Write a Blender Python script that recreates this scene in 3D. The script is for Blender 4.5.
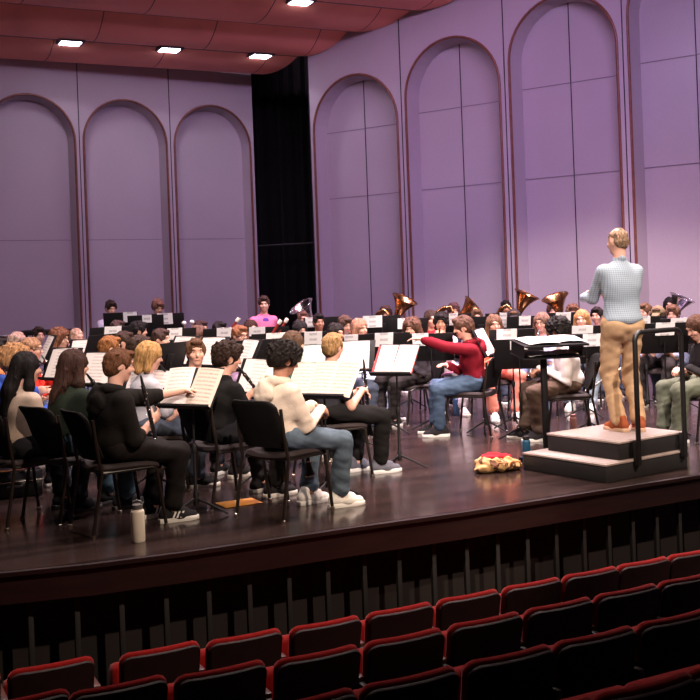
import bpy, bmesh, math, random
import numpy as np
from mathutils import Vector, Matrix
SC = bpy.context.scene
for o in list(bpy.data.objects): bpy.data.objects.remove(o)
COL = SC.collection
PI = math.pi
# ------------------------------------------------------------------ camera
F_PX, HC, ROLL, CY = 1050.0, 1.6, 0.037, 288.0      # focal length, eye height over the stage floor, lean, eye level row
cam_d = bpy.data.cameras.new('camera'); cam = bpy.data.objects.new('camera', cam_d); COL.objects.link(cam)
cam_d.sensor_width = 36; cam_d.lens = 36*F_PX/700; cam_d.shift_y = -(350-CY)/700; cam_d.clip_end = 200
_c, _s = math.cos(ROLL), math.sin(ROLL)
cam.matrix_world = Matrix(((_c, _s, 0, 0), (0, 0, -1, 0), (-_s, _c, 0, HC), (0, 0, 0, 1)))
SC.camera = cam
def at(px, s, h=None, py=None):
    """point on the photo column px at scale s (pixels per metre); height h above the stage, or row py"""
    dx = px-350
    if py is not None:
        dy = CY-py; a = dx*_c+dy*_s; b = -dx*_s+dy*_c
        return Vector((a/s, F_PX/s, HC+b/s))
    b = (h-HC)*s; a = (dx+b*_s)/_c
    return Vector((a/s, F_PX/s, h))
# ------------------------------------------------------------------ world, lights, exposure
SC.view_settings.view_transform = 'Standard'; SC.view_settings.look = 'None'
SC.view_settings.exposure = 0.0; SC.view_settings.gamma = 1.0
w = bpy.data.worlds.new('hall'); SC.world = w; w.use_nodes = True
w.node_tree.nodes['Background'].inputs[0].default_value = (0.10, 0.04, 0.06, 1)
w.node_tree.nodes['Background'].inputs[1].default_value = 0.10
def aim(o, target):
    d = Vector(target)-o.location; o.rotation_euler = d.to_track_quat('-Z', 'Y').to_euler()
def spot(loc, target, power, color, angle, blend=.4, radius=.12):
    l = bpy.data.lights.new('stage_spot', 'SPOT'); l.energy = power; l.color = color
    l.spot_size = math.radians(angle); l.spot_blend = blend; l.shadow_soft_size = radius
    o = bpy.data.objects.new('stage_spot', l); COL.objects.link(o); o.location = loc; aim(o, target); return o
def area(loc, target, power, color, sx, sy, spread=180):
    l = bpy.data.lights.new('border_light', 'AREA'); l.energy = power; l.color = color; l.shape = 'RECTANGLE'
    l.size = sx; l.size_y = sy; l.spread = math.radians(spread)
    o = bpy.data.objects.new('border_light', l); COL.objects.link(o); o.location = loc; aim(o, target); return o
WARM = (1.0, .78, .60); NEUT = (1.0, .86, .80)
# front-of-house spots over the stage front and border lights above the players
spot((6.0, 1.0, 9.0), (-1.2, 7.8, .9), 4300, WARM, 28, .3)
spot((-2.0, 0.5, 9.4), (1.0, 9.2, .9), 2600, WARM, 26, .3)
spot((8.5, 3.5, 8.8), (2.6, 9.8, 1.2), 4200, WARM, 34, .3)
spot((2.5, -3.5, 9.6), (-1.6, 11.6, 1.0), 8200, NEUT, 22, .4)
spot((3.0, -3.5, 9.6), (3.4, 12.6, 1.0), 9400, NEUT, 22, .4)
area((-2.2, 9.4, 8.0), (-1.6, 9.8, 0), 200, NEUT, 4.0, .5, 90)
area((2.8, 11.0, 8.0), (2.6, 11.2, 0), 520, NEUT, 5.0, .5, 90)
area((-1.6, 12.8, 7.7), (-1.4, 13.2, 0), 420, (1, .62, .80), 5.0, .5, 90)
area((3.4, 13.0, 7.9), (2.9, 13.2, 0), 420, (1, .66, .82), 4.0, .5, 80)
# purple and pink wall washes
area((-5.5, 14.0, 7.2), (-5.5, 20.5, 2.6), 640, (.84, .63, .83), 5, .4, 140)
area((-1.0, 14.5, 7.3), (-1.0, 21.0, 1.6), 120, (.76, .48, .88), 3, .4, 120)
area((3.0, 12.0, 7.4), (2.0, 18.8, 1.4), 165, (.72, .50, .96), 4, .4, 120)
spot((6.9, 11.4, 8.0), (6.6, 16.2, 5.4), 520, (.74, .70, 1.0), 30, 1.0)
spot((1.4, 13.4, 7.6), (1.6, 19.0, 1.6), 300, (.62, .52, 1.0), 44, 1.0)
# faint red house light on the seats
area((1.5, 7.2, 7.5), (1.5, 5.0, -.5), 8, (1, .12, .08), 8, .6, 120)

# ------------------------------------------------------------------ materials
_M = {}
def mat(name, col, rough=.6, metal=0.0, noise=0.0, nscale=8.0, bump=0.0, bscale=60., spec=.5, coat=0.0, emit=None, es=0.0, aniso=None, sheen=0.0):
    if name in _M: return _M[name]
    m = bpy.data.materials.new(name); m.use_nodes = True; nt = m.node_tree; b = nt.nodes['Principled BSDF']
    b.inputs['Base Color'].default_value = (*col, 1); b.inputs['Roughness'].default_value = rough
    b.inputs['Metallic'].default_value = metal; b.inputs['Specular IOR Level'].default_value = spec
    b.inputs['Coat Weight'].default_value = coat; b.inputs['Sheen Weight'].default_value = sheen
    if emit: b.inputs['Emission Color'].default_value = (*emit, 1); b.inputs['Emission Strength'].default_value = es
    if noise or bump:
        tc = nt.nodes.new('ShaderNodeTexCoord'); mp = nt.nodes.new('ShaderNodeMapping'); nt.links.new(tc.outputs['Object'], mp.inputs[0])
        if aniso: mp.inputs['Scale'].default_value = aniso
    if noise:
        n = nt.nodes.new('ShaderNodeTexNoise'); n.inputs['Scale'].default_value = nscale; n.inputs['Detail'].default_value = 4
        nt.links.new(mp.outputs[0], n.inputs['Vector'])
        r = nt.nodes.new('ShaderNodeMapRange'); r.inputs[1].default_value = .3; r.inputs[2].default_value = .7
        r.inputs[3].default_value = 1-noise; r.inputs[4].default_value = 1+noise
        nt.links.new(n.outputs[0], r.inputs[0])
        mx = nt.nodes.new('ShaderNodeVectorMath'); mx.operation = 'SCALE'; mx.inputs[0].default_value = col
        nt.links.new(r.outputs[0], mx.inputs['Scale']); nt.links.new(mx.outputs[0], b.inputs['Base Color'])
    if bump:
        n2 = nt.nodes.new('ShaderNodeTexNoise'); n2.inputs['Scale'].default_value = bscale; n2.inputs['Detail'].default_value = 3
        nt.links.new(mp.outputs[0], n2.inputs['Vector'])
        bp = nt.nodes.new('ShaderNodeBump'); bp.inputs['Strength'].default_value = bump; bp.inputs['Distance'].default_value = .01
        nt.links.new(n2.outputs[0], bp.inputs['Height']); nt.links.new(bp.outputs[0], b.inputs['Normal'])
    _M[name] = m; return m
def cloth(col): return mat('cloth_%02d_%02d_%02d' % tuple(int(c*99) for c in col), col, .85, noise=.12, nscale=14, bump=.25, bscale=90, spec=.12)
def denim(col): return mat('denim_%02d_%02d_%02d' % tuple(int(c*99) for c in col), col, .8, noise=.28, nscale=9, bump=.3, bscale=140, spec=.15)
def hairm(col): return mat('hair_%02d_%02d_%02d' % tuple(int(c*99) for c in col), tuple(x*.8 for x in col), .62, noise=.6, nscale=38, bump=.7, bscale=110, spec=.18, aniso=(2.2, 2.2, .5))
def skinm(col): return mat('skin_%02d_%02d_%02d' % tuple(int(c*99) for c in col), col, .5, noise=.06, nscale=12, spec=.35)
def ramp_tex(nt, kind, scale, vec):
    n = nt.nodes.new(kind); n.inputs['Scale'].default_value = scale; nt.links.new(vec, n.inputs['Vector']); return n
def math_node(nt, op, a, b=None, c=None):
    n = nt.nodes.new('ShaderNodeMath'); n.operation = op
    for i, v in enumerate((a, b, c)):
        if v is None: continue
        if hasattr(v, 'is_linked') or hasattr(v, 'links'): nt.links.new(v, n.inputs[i])
        else: n.inputs[i].default_value = v
    return n.outputs[0]
def mixcol(nt, fac, a, b):
    n = nt.nodes.new('ShaderNodeMix'); n.data_type = 'RGBA'
    nt.links.new(fac, n.inputs[0])
    for i, v in ((6, a), (7, b)):
        if hasattr(v, 'links'): nt.links.new(v, n.inputs[i])
        else: n.inputs[i].default_value = (*v, 1)
    return n.outputs[2]
def base_mat(name):
    m = bpy.data.materials.new(name); m.use_nodes = True; nt = m.node_tree
    tc = nt.nodes.new('ShaderNodeTexCoord'); sp = nt.nodes.new('ShaderNodeSeparateXYZ'); nt.links.new(tc.outputs['Object'], sp.inputs[0])
    return m, nt, nt.nodes['Principled BSDF'], tc.outputs['Object'], sp.outputs
def sheet_mat(name, paper, line, x0=.085, staves=10, h=.31):
    """printed music: staves of fine lines; local x across, z up the page, origin at the page centre"""
    m, nt, b, oc, xyz = base_mat(name)
    z = math_node(nt, 'MULTIPLY', math_node(nt, 'ADD', xyz[2], h/2), staves/h)
    fr = math_node(nt, 'FRACT', z)
    inside = math_node(nt, 'MULTIPLY', math_node(nt, 'GREATER_THAN', fr, .3), math_node(nt, 'LESS_THAN', fr, .72))
    ax = math_node(nt, 'LESS_THAN', math_node(nt, 'ABSOLUTE', xyz[0]), x0)
    nz = ramp_tex(nt, 'ShaderNodeTexNoise', 160, oc)
    blob = math_node(nt, 'ADD', math_node(nt, 'MULTIPLY', math_node(nt, 'GREATER_THAN', nz.outputs[0], .52), .45), .25)
    f = math_node(nt, 'MULTIPLY', math_node(nt, 'MULTIPLY', inside, ax), blob)
    nt.links.new(mixcol(nt, f, paper, line), b.inputs['Base Color']); b.inputs['Roughness'].default_value = .8
    b.inputs['Specular IOR Level'].default_value = .2
    return m
M_PAPER = mat('white_paper', (.86, .84, .83), .8, spec=.2, noise=.03)
M_SHEET = sheet_mat('printed_music', (.72, .64, .60), (.34, .25, .24))
M_NOTICE = sheet_mat('printed_notice', (.95, .93, .96), (.25, .22, .25), x0=.045, staves=3, h=.20)
M_BLACK = mat('black_powder_coat', (.012, .011, .012), .38, noise=.2)
M_STAND = mat('stand_black', (.006, .005, .006), .6, noise=.2, spec=.25)
M_CHAIRF = mat('chair_frame_black', (.016, .011, .009), .3, spec=.6)
M_CHAIRP = mat('chair_black_fabric', (.007, .006, .006), .9, spec=.15, noise=.25, bump=.3, bscale=200)
M_SEATP = mat('chair_seat_fabric', (.022, .012, .013), .8, noise=.25, bump=.3, bscale=200)
M_GOLD = mat('lacquered_brass', (.50, .26, .11), .24, 1.0, noise=.15)
M_SILVER = mat('silver_plate', (.82, .80, .80), .2, 1.0)
M_EBONY = mat('ebony_wood', (.012, .010, .010), .28, noise=.2)
M_BASSOON = mat('maroon_maple', (.17, .018, .014), .3, noise=.2)
M_IVORY = mat('ivory_ring', (.85, .80, .72), .4)
M_WHITE = mat('white_rubber', (.75, .72, .68), .6)
M_FOOT = mat('metal_glide', (.5, .42, .35), .3, 1.0)

def plaid_mat(col, dark):
    m, nt, b, oc, xyz = base_mat('checked_shirt_cloth')
    fx = math_node(nt, 'LESS_THAN', math_node(nt, 'FRACT', math_node(nt, 'MULTIPLY', xyz[0], 58)), .3)
    fz = math_node(nt, 'LESS_THAN', math_node(nt, 'FRACT', math_node(nt, 'MULTIPLY', xyz[2], 58)), .3)
    f = math_node(nt, 'MULTIPLY', math_node(nt, 'ADD', fx, fz), .5)
    nt.links.new(mixcol(nt, f, col, dark), b.inputs['Base Color']); b.inputs['Roughness'].default_value = .85; b.inputs['Specular IOR Level'].default_value = .15
    return m
# ------------------------------------------------------------------ object helpers
def tag(o, label=None, cat=None, group=None, kind=None):
    if label: o['label'] = label
    if cat: o['category'] = cat
    if group: o['group'] = group
    if kind: o['kind'] = kind
    return o
def empty(name, loc=(0, 0, 0), rz=0):
    o = bpy.data.objects.new(name, None); COL.objects.link(o); o.location = loc; o.rotation_euler = (0, 0, rz); o.empty_display_size = .1; return o
class MB:
    """collects shapes into one mesh"""
    def __init__(self): self.v = []; self.f = []; self.m = []
    def add(self, vs, fs, mi=0):
        n = len(self.v); self.v += [tuple(p) for p in vs]; self.f += [[i+n for i in f] for f in fs]; self.m += [mi]*len(fs); return self
    def box(self, c, d, R=None, mi=0, bev=0.0):
        x, y, z = d[0]/2, d[1]/2, d[2]/2; c = Vector(c)
        if bev <= 0:
            vs = [Vector((sx*x, sy*y, sz*z)) for sx in (-1, 1) for sy in (-1, 1) for sz in (-1, 1)]
            fs = [(0, 1, 3, 2), (4, 6, 7, 5), (0, 4, 5, 1), (2, 3, 7, 6), (0, 2, 6, 4), (1, 5, 7, 3)]
        else:
            bm = bmesh.new(); bmesh.ops.create_cube(bm, size=1)
            for v in bm.verts: v.co = Vector((v.co.x*d[0], v.co.y*d[1], v.co.z*d[2]))
            bmesh.ops.bevel(bm, geom=list(bm.edges), offset=bev, segments=2, affect='EDGES', profile=.5)
            bm.verts.ensure_lookup_table(); bm.verts.index_update()
            vs = [v.co.copy() for v in bm.verts]; fs = [[v.index for v in f.verts] for f in bm.faces]; bm.free()
        if R is not None: vs = [R @ v for v in vs]
        return self.add([c+v for v in vs], fs, mi)
    def tube(self, pts, r, n=8, mi=0, caps=True, closed=False):
        pts = [Vector(p) for p in pts]; N = len(pts); rs = r if isinstance(r, (list, tuple)) else [r]*N
        vs = []; fs = []; up = None
        for i, p in enumerate(pts):
            if closed: t = (pts[(i+1) % N]-pts[i-1])
            else: t = (pts[min(i+1, N-1)]-pts[max(i-1, 0)])
            if t.length < 1e-9: t = Vector((0, 0, 1))
            t.normalize()
            if up is None: up = t.orthogonal().normalized()
            u = (up-t*up.dot(t))
            if u.length < 1e-6: u = t.orthogonal()
            u.normalize(); up = u; w_ = t.cross(u)
            for k in range(n):
                a = 2*PI*k/n; vs.append(p+(u*math.cos(a)+w_*math.sin(a))*rs[i])
        M_ = N if closed else N-1
        for i in range(M_):
            j = (i+1) % N
            for k in range(n): fs.append((i*n+k, i*n+(k+1) % n, j*n+(k+1) % n, j*n+k))
        if caps and not closed: fs.append(tuple(reversed(range(n)))); fs.append(tuple((N-1)*n+k for k in range(n)))
        return self.add(vs, fs, mi)
    def lathe(self, prof, n=20, mi=0, M=None):
        """prof: list of (radius, z)"""
        vs = []; fs = []
        for r, z in prof:
            for k in range(n): a = 2*PI*k/n; vs.append(Vector((r*math.cos(a), r*math.sin(a), z)))
        for i in range(len(prof)-1):
            for k in range(n): fs.append((i*n+k, i*n+(k+1) % n, (i+1)*n+(k+1) % n, (i+1)*n+k))
        if M is not None: vs = [M @ v for v in vs]
        return self.add(vs, fs, mi)
    def ell(self, c, r, n=12, mi=0, R=None):
        prof = [(math.sin(PI*i/(n//2+2)), -math.cos(PI*i/(n//2+2))) for i in range(n//2+3)]
        S = Matrix.Diagonal((*r, 1)); M = Matrix.Translation(c) @ (R.to_4x4() if R is not None else Matrix.Identity(4)) @ S
        return self.lathe([(max(a, .001), b) for a, b in prof], n, mi, M)
    def prism(self, poly, y0, y1, mi=0):
        """poly: (x,z) outline extruded along y"""
        n = len(poly); vs = [(x, y0, z) for x, z in poly]+[(x, y1, z) for x, z in poly]
        fs = [tuple(range(n)), tuple(reversed(range(n, 2*n)))]+[(i, i+n, (i+1) % n+n, (i+1) % n) for i in range(n)]
        return self.add(vs, fs, mi)
    def mesh(self, name, mats, smooth=True, angle=40):
        me = bpy.data.meshes.new(name); me.from_pydata(self.v, [], self.f)
        for m in (mats if isinstance(mats, (list, tuple)) else [mats]): me.materials.append(m)
        if any(self.m): me.polygons.foreach_set('material_index', self.m)
        bm = bmesh.new(); bm.from_mesh(me); bmesh.ops.recalc_face_normals(bm, faces=bm.faces); bm.to_mesh(me); bm.free()
        if smooth:
            me.polygons.foreach_set('use_smooth', [True]*len(me.polygons))
            me.set_sharp_from_angle(angle=math.radians(angle))
        me.update(); return me
    def build(self, name, mats, parent=None, smooth=True, angle=40, loc=None):
        o = bpy.data.objects.new(name, self.mesh(name, mats, smooth, angle)); COL.objects.link(o)
        if parent: o.parent = parent
        if loc is not None: o.location = loc
        return o
def inst(me, name, parent=None, loc=(0, 0, 0), M=None, m=None):
    o = bpy.data.objects.new(name, me); COL.objects.link(o)
    if parent: o.parent = parent
    if M is not None: o.matrix_local = M
    else: o.location = loc
    if m is not None:
        if not isinstance(m, (list, tuple)): m = [m]
        for i, mm in enumerate(m): o.material_slots[i].link = 'OBJECT'; o.material_slots[i].material = mm
    return o
def copy_tree(o, parent=None):
    c = o.copy(); COL.objects.link(c)
    if parent: c.parent = parent
    for ch in list(o.children): copy_tree(ch, c)
    return c
def frame(origin, zdir, ydir):
    """matrix whose z axis is zdir and whose y axis leans to ydir"""
    z = Vector(zdir).normalized(); y = Vector(ydir); y = (y-z*y.dot(z))
    if y.length < 1e-6: y = z.orthogonal()
    y.normalize(); x = y.cross(z)
    return Matrix(((x.x, y.x, z.x, origin[0]), (x.y, y.y, z.y, origin[1]), (x.z, y.z, z.z, origin[2]), (0, 0, 0, 1)))

# ------------------------------------------------------------------ implicit surfaces (bodies, clothes, hair)
class Field:
    def __init__(self, lo, hi, h):
        self.lo = np.array(lo, float); self.h = h
        n = np.maximum(4, np.ceil((np.array(hi)-self.lo)/h).astype(int)+1)
        self.ax = [self.lo[i]+h*np.arange(n[i]) for i in range(3)]
        self.F = np.full(n, .07, np.float32)
    def _sub(self, lo, hi, pad):
        sl = []
        for i in range(3):
            a = int(max(0, math.floor((lo[i]-pad-self.lo[i])/self.h))); b = int(min(self.F.shape[i], math.ceil((hi[i]+pad-self.lo[i])/self.h)+1))
            if b <= a: return None, None
            sl.append(slice(a, b))
        X = self.ax[0][sl[0]][:, None, None]; Y = self.ax[1][sl[1]][None, :, None]; Z = self.ax[2][sl[2]][None, None, :]
        return tuple(sl), (X, Y, Z)
    def _put(self, sl, d, k, op):
        F = self.F[sl]
        if op == 'u':
            if k <= 0: r = np.minimum(F, d)
            else:
                h = np.clip(.5+.5*(F-d)/k, 0, 1); r = F+(d-F)*h-k*h*(1-h)
        else:
            r = np.maximum(F, -d)
        self.F[sl] = r
    def cone(self, a, b, ra, rb, k=.02, op='u', sq=None):
        a = np.array(a, float); b = np.array(b, float); rm = max(ra, rb); pad = .05+k
        sl, P = self._sub(np.minimum(a, b)-rm*1.6, np.maximum(a, b)+rm*1.6, pad)
        if sl is None: return self
        q = [P[i]-a[i] for i in range(3)]; ba = b-a; L2 = max(float(ba@ba), 1e-9)
        t = np.clip((q[0]*ba[0]+q[1]*ba[1]+q[2]*ba[2])/L2, 0, 1)
        v = [q[i]-t*ba[i] for i in range(3)]
        if sq is not None:
            ax, f = np.array(sq[0], float), sq[1]; dt = v[0]*ax[0]+v[1]*ax[1]+v[2]*ax[2]
            v = [v[i]+ax[i]*dt*(1/f-1) for i in range(3)]
        d = np.sqrt(v[0]**2+v[1]**2+v[2]**2)-(ra+(rb-ra)*t)
        self._put(sl, d, k, op); return self
    def ell(self, c, r, k=.02, op='u', R=None):
        c = np.array(c, float); r = np.array(r, float); m = float(r.max()) if R is not None else r
        sl, P = self._sub(c-m, c+m, .05+k)
        if sl is None: return self
        q = [P[i]-c[i] for i in range(3)]
        if R is not None: q = [R[0][j]*q[0]+R[1][j]*q[1]+R[2][j]*q[2] for j in range(3)]
        k0 = np.sqrt(sum((q[i]/r[i])**2 for i in range(3))); k1 = np.sqrt(sum((q[i]/r[i]**2)**2 for i in range(3)))+1e-9
        self._put(sl, k0*(k0-1)/k1, k, op); return self
    def plane(self, p, n):
        """remove what lies on the side n points to"""
        X, Y, Z = self.ax[0][:, None, None], self.ax[1][None, :, None], self.ax[2][None, None, :]
        d = (X-p[0])*n[0]+(Y-p[1])*n[1]+(Z-p[2])*n[2]; self.F = np.maximum(self.F, d.astype(np.float32)); return self
    def ripple(self, amp, fr, seed, an=(1, 1, 1)):
        rs = np.random.RandomState(seed); X, Y, Z = self.ax[0][:, None, None]*an[0], self.ax[1][None, :, None]*an[1], self.ax[2][None, None, :]*an[2]
        g = 0
        for i in range(3):
            d = rs.normal(size=3); d /= np.linalg.norm(d); d *= fr*(.7+.5*i); e = rs.normal(size=3)*fr*.5
            g = g+np.sin(X*d[0]+Y*d[1]+Z*d[2]+1.6*np.sin(X*e[0]+Y*e[1]+Z*e[2]+i)+rs.rand()*6)/(1+.5*i)
        self.F = (self.F-amp*g).astype(np.float32); return self
    def mesh(self, name, mats):
        F = self.F; F[0] = F[-1] = .05; F[:, 0] = F[:, -1] = .05; F[:, :, 0] = F[:, :, -1] = .05
        ins = F < 0; nx, ny, nz = F.shape
        cnt = np.zeros((nx-1, ny-1, nz-1), np.int8)
        C8 = [(i, j, k) for i in (0, 1) for j in (0, 1) for k in (0, 1)]
        for i, j, k in C8: cnt += ins[i:nx-1+i, j:ny-1+j, k:nz-1+k]
        act = (cnt > 0) & (cnt < 8); idx = np.argwhere(act); n = len(idx)
        vid = np.full(act.shape, -1, np.int32); vid[act] = np.arange(n)
        val = np.stack([F[idx[:, 0]+i, idx[:, 1]+j, idx[:, 2]+k] for i, j, k in C8], 1); off = np.array(C8, float)
        acc = np.zeros((n, 3)); c = np.zeros(n)
        for a in range(8):
            for b in range(a+1, 8):
                if np.abs(off[a]-off[b]).sum() != 1: continue
                va, vb = val[:, a], val[:, b]; mk = (va < 0) != (vb < 0)
                t = np.where(mk, va/np.where(mk, va-vb, 1), 0)
                acc += mk[:, None]*(off[a]+(off[b]-off[a])*t[:, None]); c += mk
        V = self.lo+self.h*(idx+acc/np.maximum(c, 1)[:, None])
        Q = []
        for axx in range(3):
            s0 = [slice(0, None)]*3; s0[axx] = slice(0, -1); s1 = [slice(0, None)]*3; s1[axx] = slice(1, None)
            A, B = ins[tuple(s0)], ins[tuple(s1)]; e = np.argwhere(A != B)
            o1, o2 = [(1, 2), (2, 0), (0, 1)][axx]
            ok = (e[:, o1] > 0) & (e[:, o2] > 0) & (e[:, o1] < F.shape[o1]-1) & (e[:, o2] < F.shape[o2]-1); e = e[ok]
            def g(d1, d2):
                q = e.copy(); q[:, o1] -= d1; q[:, o2] -= d2; return vid[q[:, 0], q[:, 1], q[:, 2]]
            qd = np.stack([g(1, 1), g(0, 1), g(0, 0), g(1, 0)], 1); fl = B[tuple(e.T)] if False else ins[e[:, 0], e[:, 1], e[:, 2]]
            qd = np.where(fl[:, None], qd, qd[:, ::-1]); Q.append(qd)
        Q = np.concatenate(Q); me = bpy.data.meshes.new(name)
        me.vertices.add(n); me.vertices.foreach_set('co', V.astype(np.float32).ravel())
        me.loops.add(len(Q)*4); me.loops.foreach_set('vertex_index', Q.astype(np.int32).ravel())
        me.polygons.add(len(Q)); me.polygons.foreach_set('loop_start', np.arange(0, len(Q)*4, 4, dtype=np.int32))
        me.polygons.foreach_set('use_smooth', np.ones(len(Q), bool))
        for m in (mats if isinstance(mats, (list, tuple)) else [mats]): me.materials.append(m)
        me.update(calc_edges=True); return me
# ------------------------------------------------------------------ the hall
TH = math.atan(F_PX/2128.0)                       # angle of stage front, seat rows and rear wall
D2 = Vector((math.cos(TH), math.sin(TH), 0)); N2 = Vector((math.sin(TH), -math.cos(TH), 0))   # along the stage (to the right), towards the audience
RZ = TH
def on_line(P, d, px):
    """point P+t*d (height kept) seen in photo column px"""
    def col(t):
        q = P+d*t; a = q.x*F_PX/q.y; b = (q.z-HC)*F_PX/q.y; return 350+a*_c-b*_s
    lo, hi = -14.0, 14.0
    lo = max(lo, (1.0-P.y)/d.y if d.y > 0 else lo)
    for _ in range(50):
        m = (lo+hi)/2
        if col(m) < px: lo = m
        else: hi = m
    return P+d*((lo+hi)/2)
def fabric_wall(name, col):
    m, nt, b, oc, xyz = base_mat(name)
    n = ramp_tex(nt, 'ShaderNodeTexNoise', .7, oc); n2 = ramp_tex(nt, 'ShaderNodeTexNoise', 40, oc)
    f = math_node(nt, 'ADD', math_node(nt, 'MULTIPLY', n.outputs[0], .16), math_node(nt, 'MULTIPLY', n2.outputs[0], .14))
    f = math_node(nt, 'ADD', f, .85)
    v = nt.nodes.new('ShaderNodeVectorMath'); v.operation = 'SCALE'; v.inputs[0].default_value = col
    nt.links.new(f, v.inputs['Scale']); nt.links.new(v.outputs[0], b.inputs['Base Color'])
    b.inputs['Roughness'].default_value = .9; b.inputs['Specular IOR Level'].default_value = .15; return m
M_WALL = fabric_wall('woven_wall_panel', (.50, .42, .47))
M_TRIM = mat('mahogany_trim', (.21, .07, .045), .45, noise=.2)
M_SEAM = mat('dark_seam', (.045, .03, .045), .9)
M_SEAM2 = mat('soft_seam', (.26, .20, .25), .9)
M_DRAPE = mat('black_drape', (.006, .005, .006), .95, noise=.3)
def struct(o, name=None): o['kind'] = 'structure'; return o
_tr = [0]
def trim_name(): _tr[0] += 1; return 'trim_%d' % _tr[0]
def tower(mb, tb, sb, hb, A, B, top, apex, vseam=True, hs=(4.8, 3.4), margin=.10, depth=.24, inset=.16):
    A = Vector((A.x, A.y, 0)); B = Vector((B.x, B.y, 0)); u = (B-A); L = u.length; u.normalize()
    n = Vector((u.y, -u.x, 0))                                        # towards the stage
    P = lambda x, z, d=0: A+u*x+Vector((0, 0, z))-n*d
    r = L/2-margin; sp = apex-r; K = 22; cx = L/2
    arc = [(cx-r*math.cos(PI*i/K), sp+r*math.sin(PI*i/K)) for i in range(K+1)]
    q = lambda *pts: mb.add([P(*p) for p in pts], [tuple(range(len(pts)))])
    q((0, 0), (margin, 0), (margin, sp), (0, sp)); q((L-margin, 0), (L, 0), (L, sp), (L-margin, sp))
    q((0, sp), (margin, sp), (margin, top), (0, top)); q((L-margin, sp), (L, sp), (L, top), (L-margin, top))
    for i in range(K): q(arc[i], arc[i+1], (arc[i+1][0], top), (arc[i][0], top))
    out = [(margin, 0)]+arc+[(L-margin, 0)]
    r2 = r-inset; arc2 = [(cx-r2*math.cos(PI*i/K), sp+r2*math.sin(PI*i/K)) for i in range(K+1)]
    inn = [(margin+inset, 0)]+arc2+[(L-margin-inset, 0)]
    for i in range(len(out)-1): q(out[i], out[i+1], (*inn[i+1], depth), (*inn[i], depth))
    mb.add([P(x, z, depth) for x, z in inn], [tuple(range(len(inn)))])
    tb.tube([P(x, z, -.010) for x, z in out], .024, 8)
    for x in (0.0,): sb.box(P(x, top/2, -.002), (.016, .016, top), Matrix.Rotation(math.atan2(u.y, u.x), 3, 'Z'))
    R = Matrix.Rotation(math.atan2(u.y, u.x), 3, 'Z')
    if vseam: sb.box(P(cx, (apex)/2, depth-.002), (.016, .012, apex), R)
    for z in hs: hb.box(P(cx, z, depth-.002), (2*r2, .012, .013), R)
lx = [(-130, 56.4), (-18, 53.6), (84, 51.07), (175, 48.75), (258, 46.6)]
mb, tb, sb, hb = MB(), MB(), MB(), MB()
LP = [at(x, s_, 2.2) for x, s_ in lx]
for p in LP: p.z = 0
for i in range(4): tower(mb, tb, sb, hb, LP[i], LP[i+1], 6.9, 1.6+3.93, vseam=False, hs=(), margin=.085, depth=.30, inset=.06)
# lower horizontal seam along the rear wall
for i in range(4):
    A, B = LP[i], LP[i+1]; u = (B-A).normalized(); n = Vector((u.y, -u.x, 0)); L = (B-A).length
    hb.box((A+B)/2+Vector((0, 0, 2.75))-n*.298, (L-.33, .012, .012), Matrix.Rotation(math.atan2(u.y, u.x), 3, 'Z'))
u = (LP[4]-LP[3]).normalized(); nn = Vector((u.y, -u.x, 0))
mb.add([LP[4], LP[4]-nn*.5, LP[4]-nn*.5+Vector((0, 0, 6.9)), LP[4]+Vector((0, 0, 6.9))], [(0, 1, 2, 3)])
struct(mb.build('wall_rear', M_WALL, angle=25)); struct(tb.build(trim_name(), M_TRIM)); struct(sb.build(trim_name(), M_SEAM)); struct(hb.build(trim_name(), M_SEAM2))
rx = [(315, 49.6), (407, 52.8), (511, 56.4), (630, 60.5), (767, 65.3), (930, 70.8)]
ap = [4.16, 4.52, 4.88, 5.30, 5.7]
RP = [at(x, s_, 2.2) for x, s_ in rx]
for p in RP: p.z = 0
mb, tb, sb, hb = MB(), MB(), MB(), MB()
for i in range(5): tower(mb, tb, sb, hb, RP[i], RP[i+1], 8.2, 1.6+ap[i], hs=(1.6+3.15+.14*i, 1.6+1.82), margin=.10, depth=.36, inset=.06)
u = (RP[1]-RP[0]).normalized(); nn = Vector((u.y, -u.x, 0))
mb.add([RP[0], RP[0]-nn*.6, RP[0]-nn*.6+Vector((0, 0, 8.2)), RP[0]+Vector((0, 0, 8.2))], [(0, 1, 2, 3)])
struct(mb.build('wall_right', M_WALL, angle=25)); struct(tb.build(trim_name(), M_TRIM)); struct(sb.build(trim_name(), M_SEAM)); struct(hb.build(trim_name(), M_SEAM2))
# open gap between the walls: drapes with a pipe
dr = MB(); g0 = at(225, 43.5, 0); g1 = at(345, 43.5, 0); N = 60; vs = []
for i in range(N+1):
    p = g0.lerp(g1, i/N); o_ = .09*math.sin(i*1.15)
    vs += [p+Vector((0, o_, 0)), p+Vector((0, o_, 9))]
dr.add(vs, [(2*i, 2*i+2, 2*i+3, 2*i+1) for i in range(N)])
struct(dr.build('wall_gap_drape', M_DRAPE))
pb = MB(); pb.tube([at(240, 45, py=247), at(330, 45, py=242)], .022, 8); struct(pb.build(trim_name(), mat('pipe_black', (.02, .018, .02), .5)))
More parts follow.
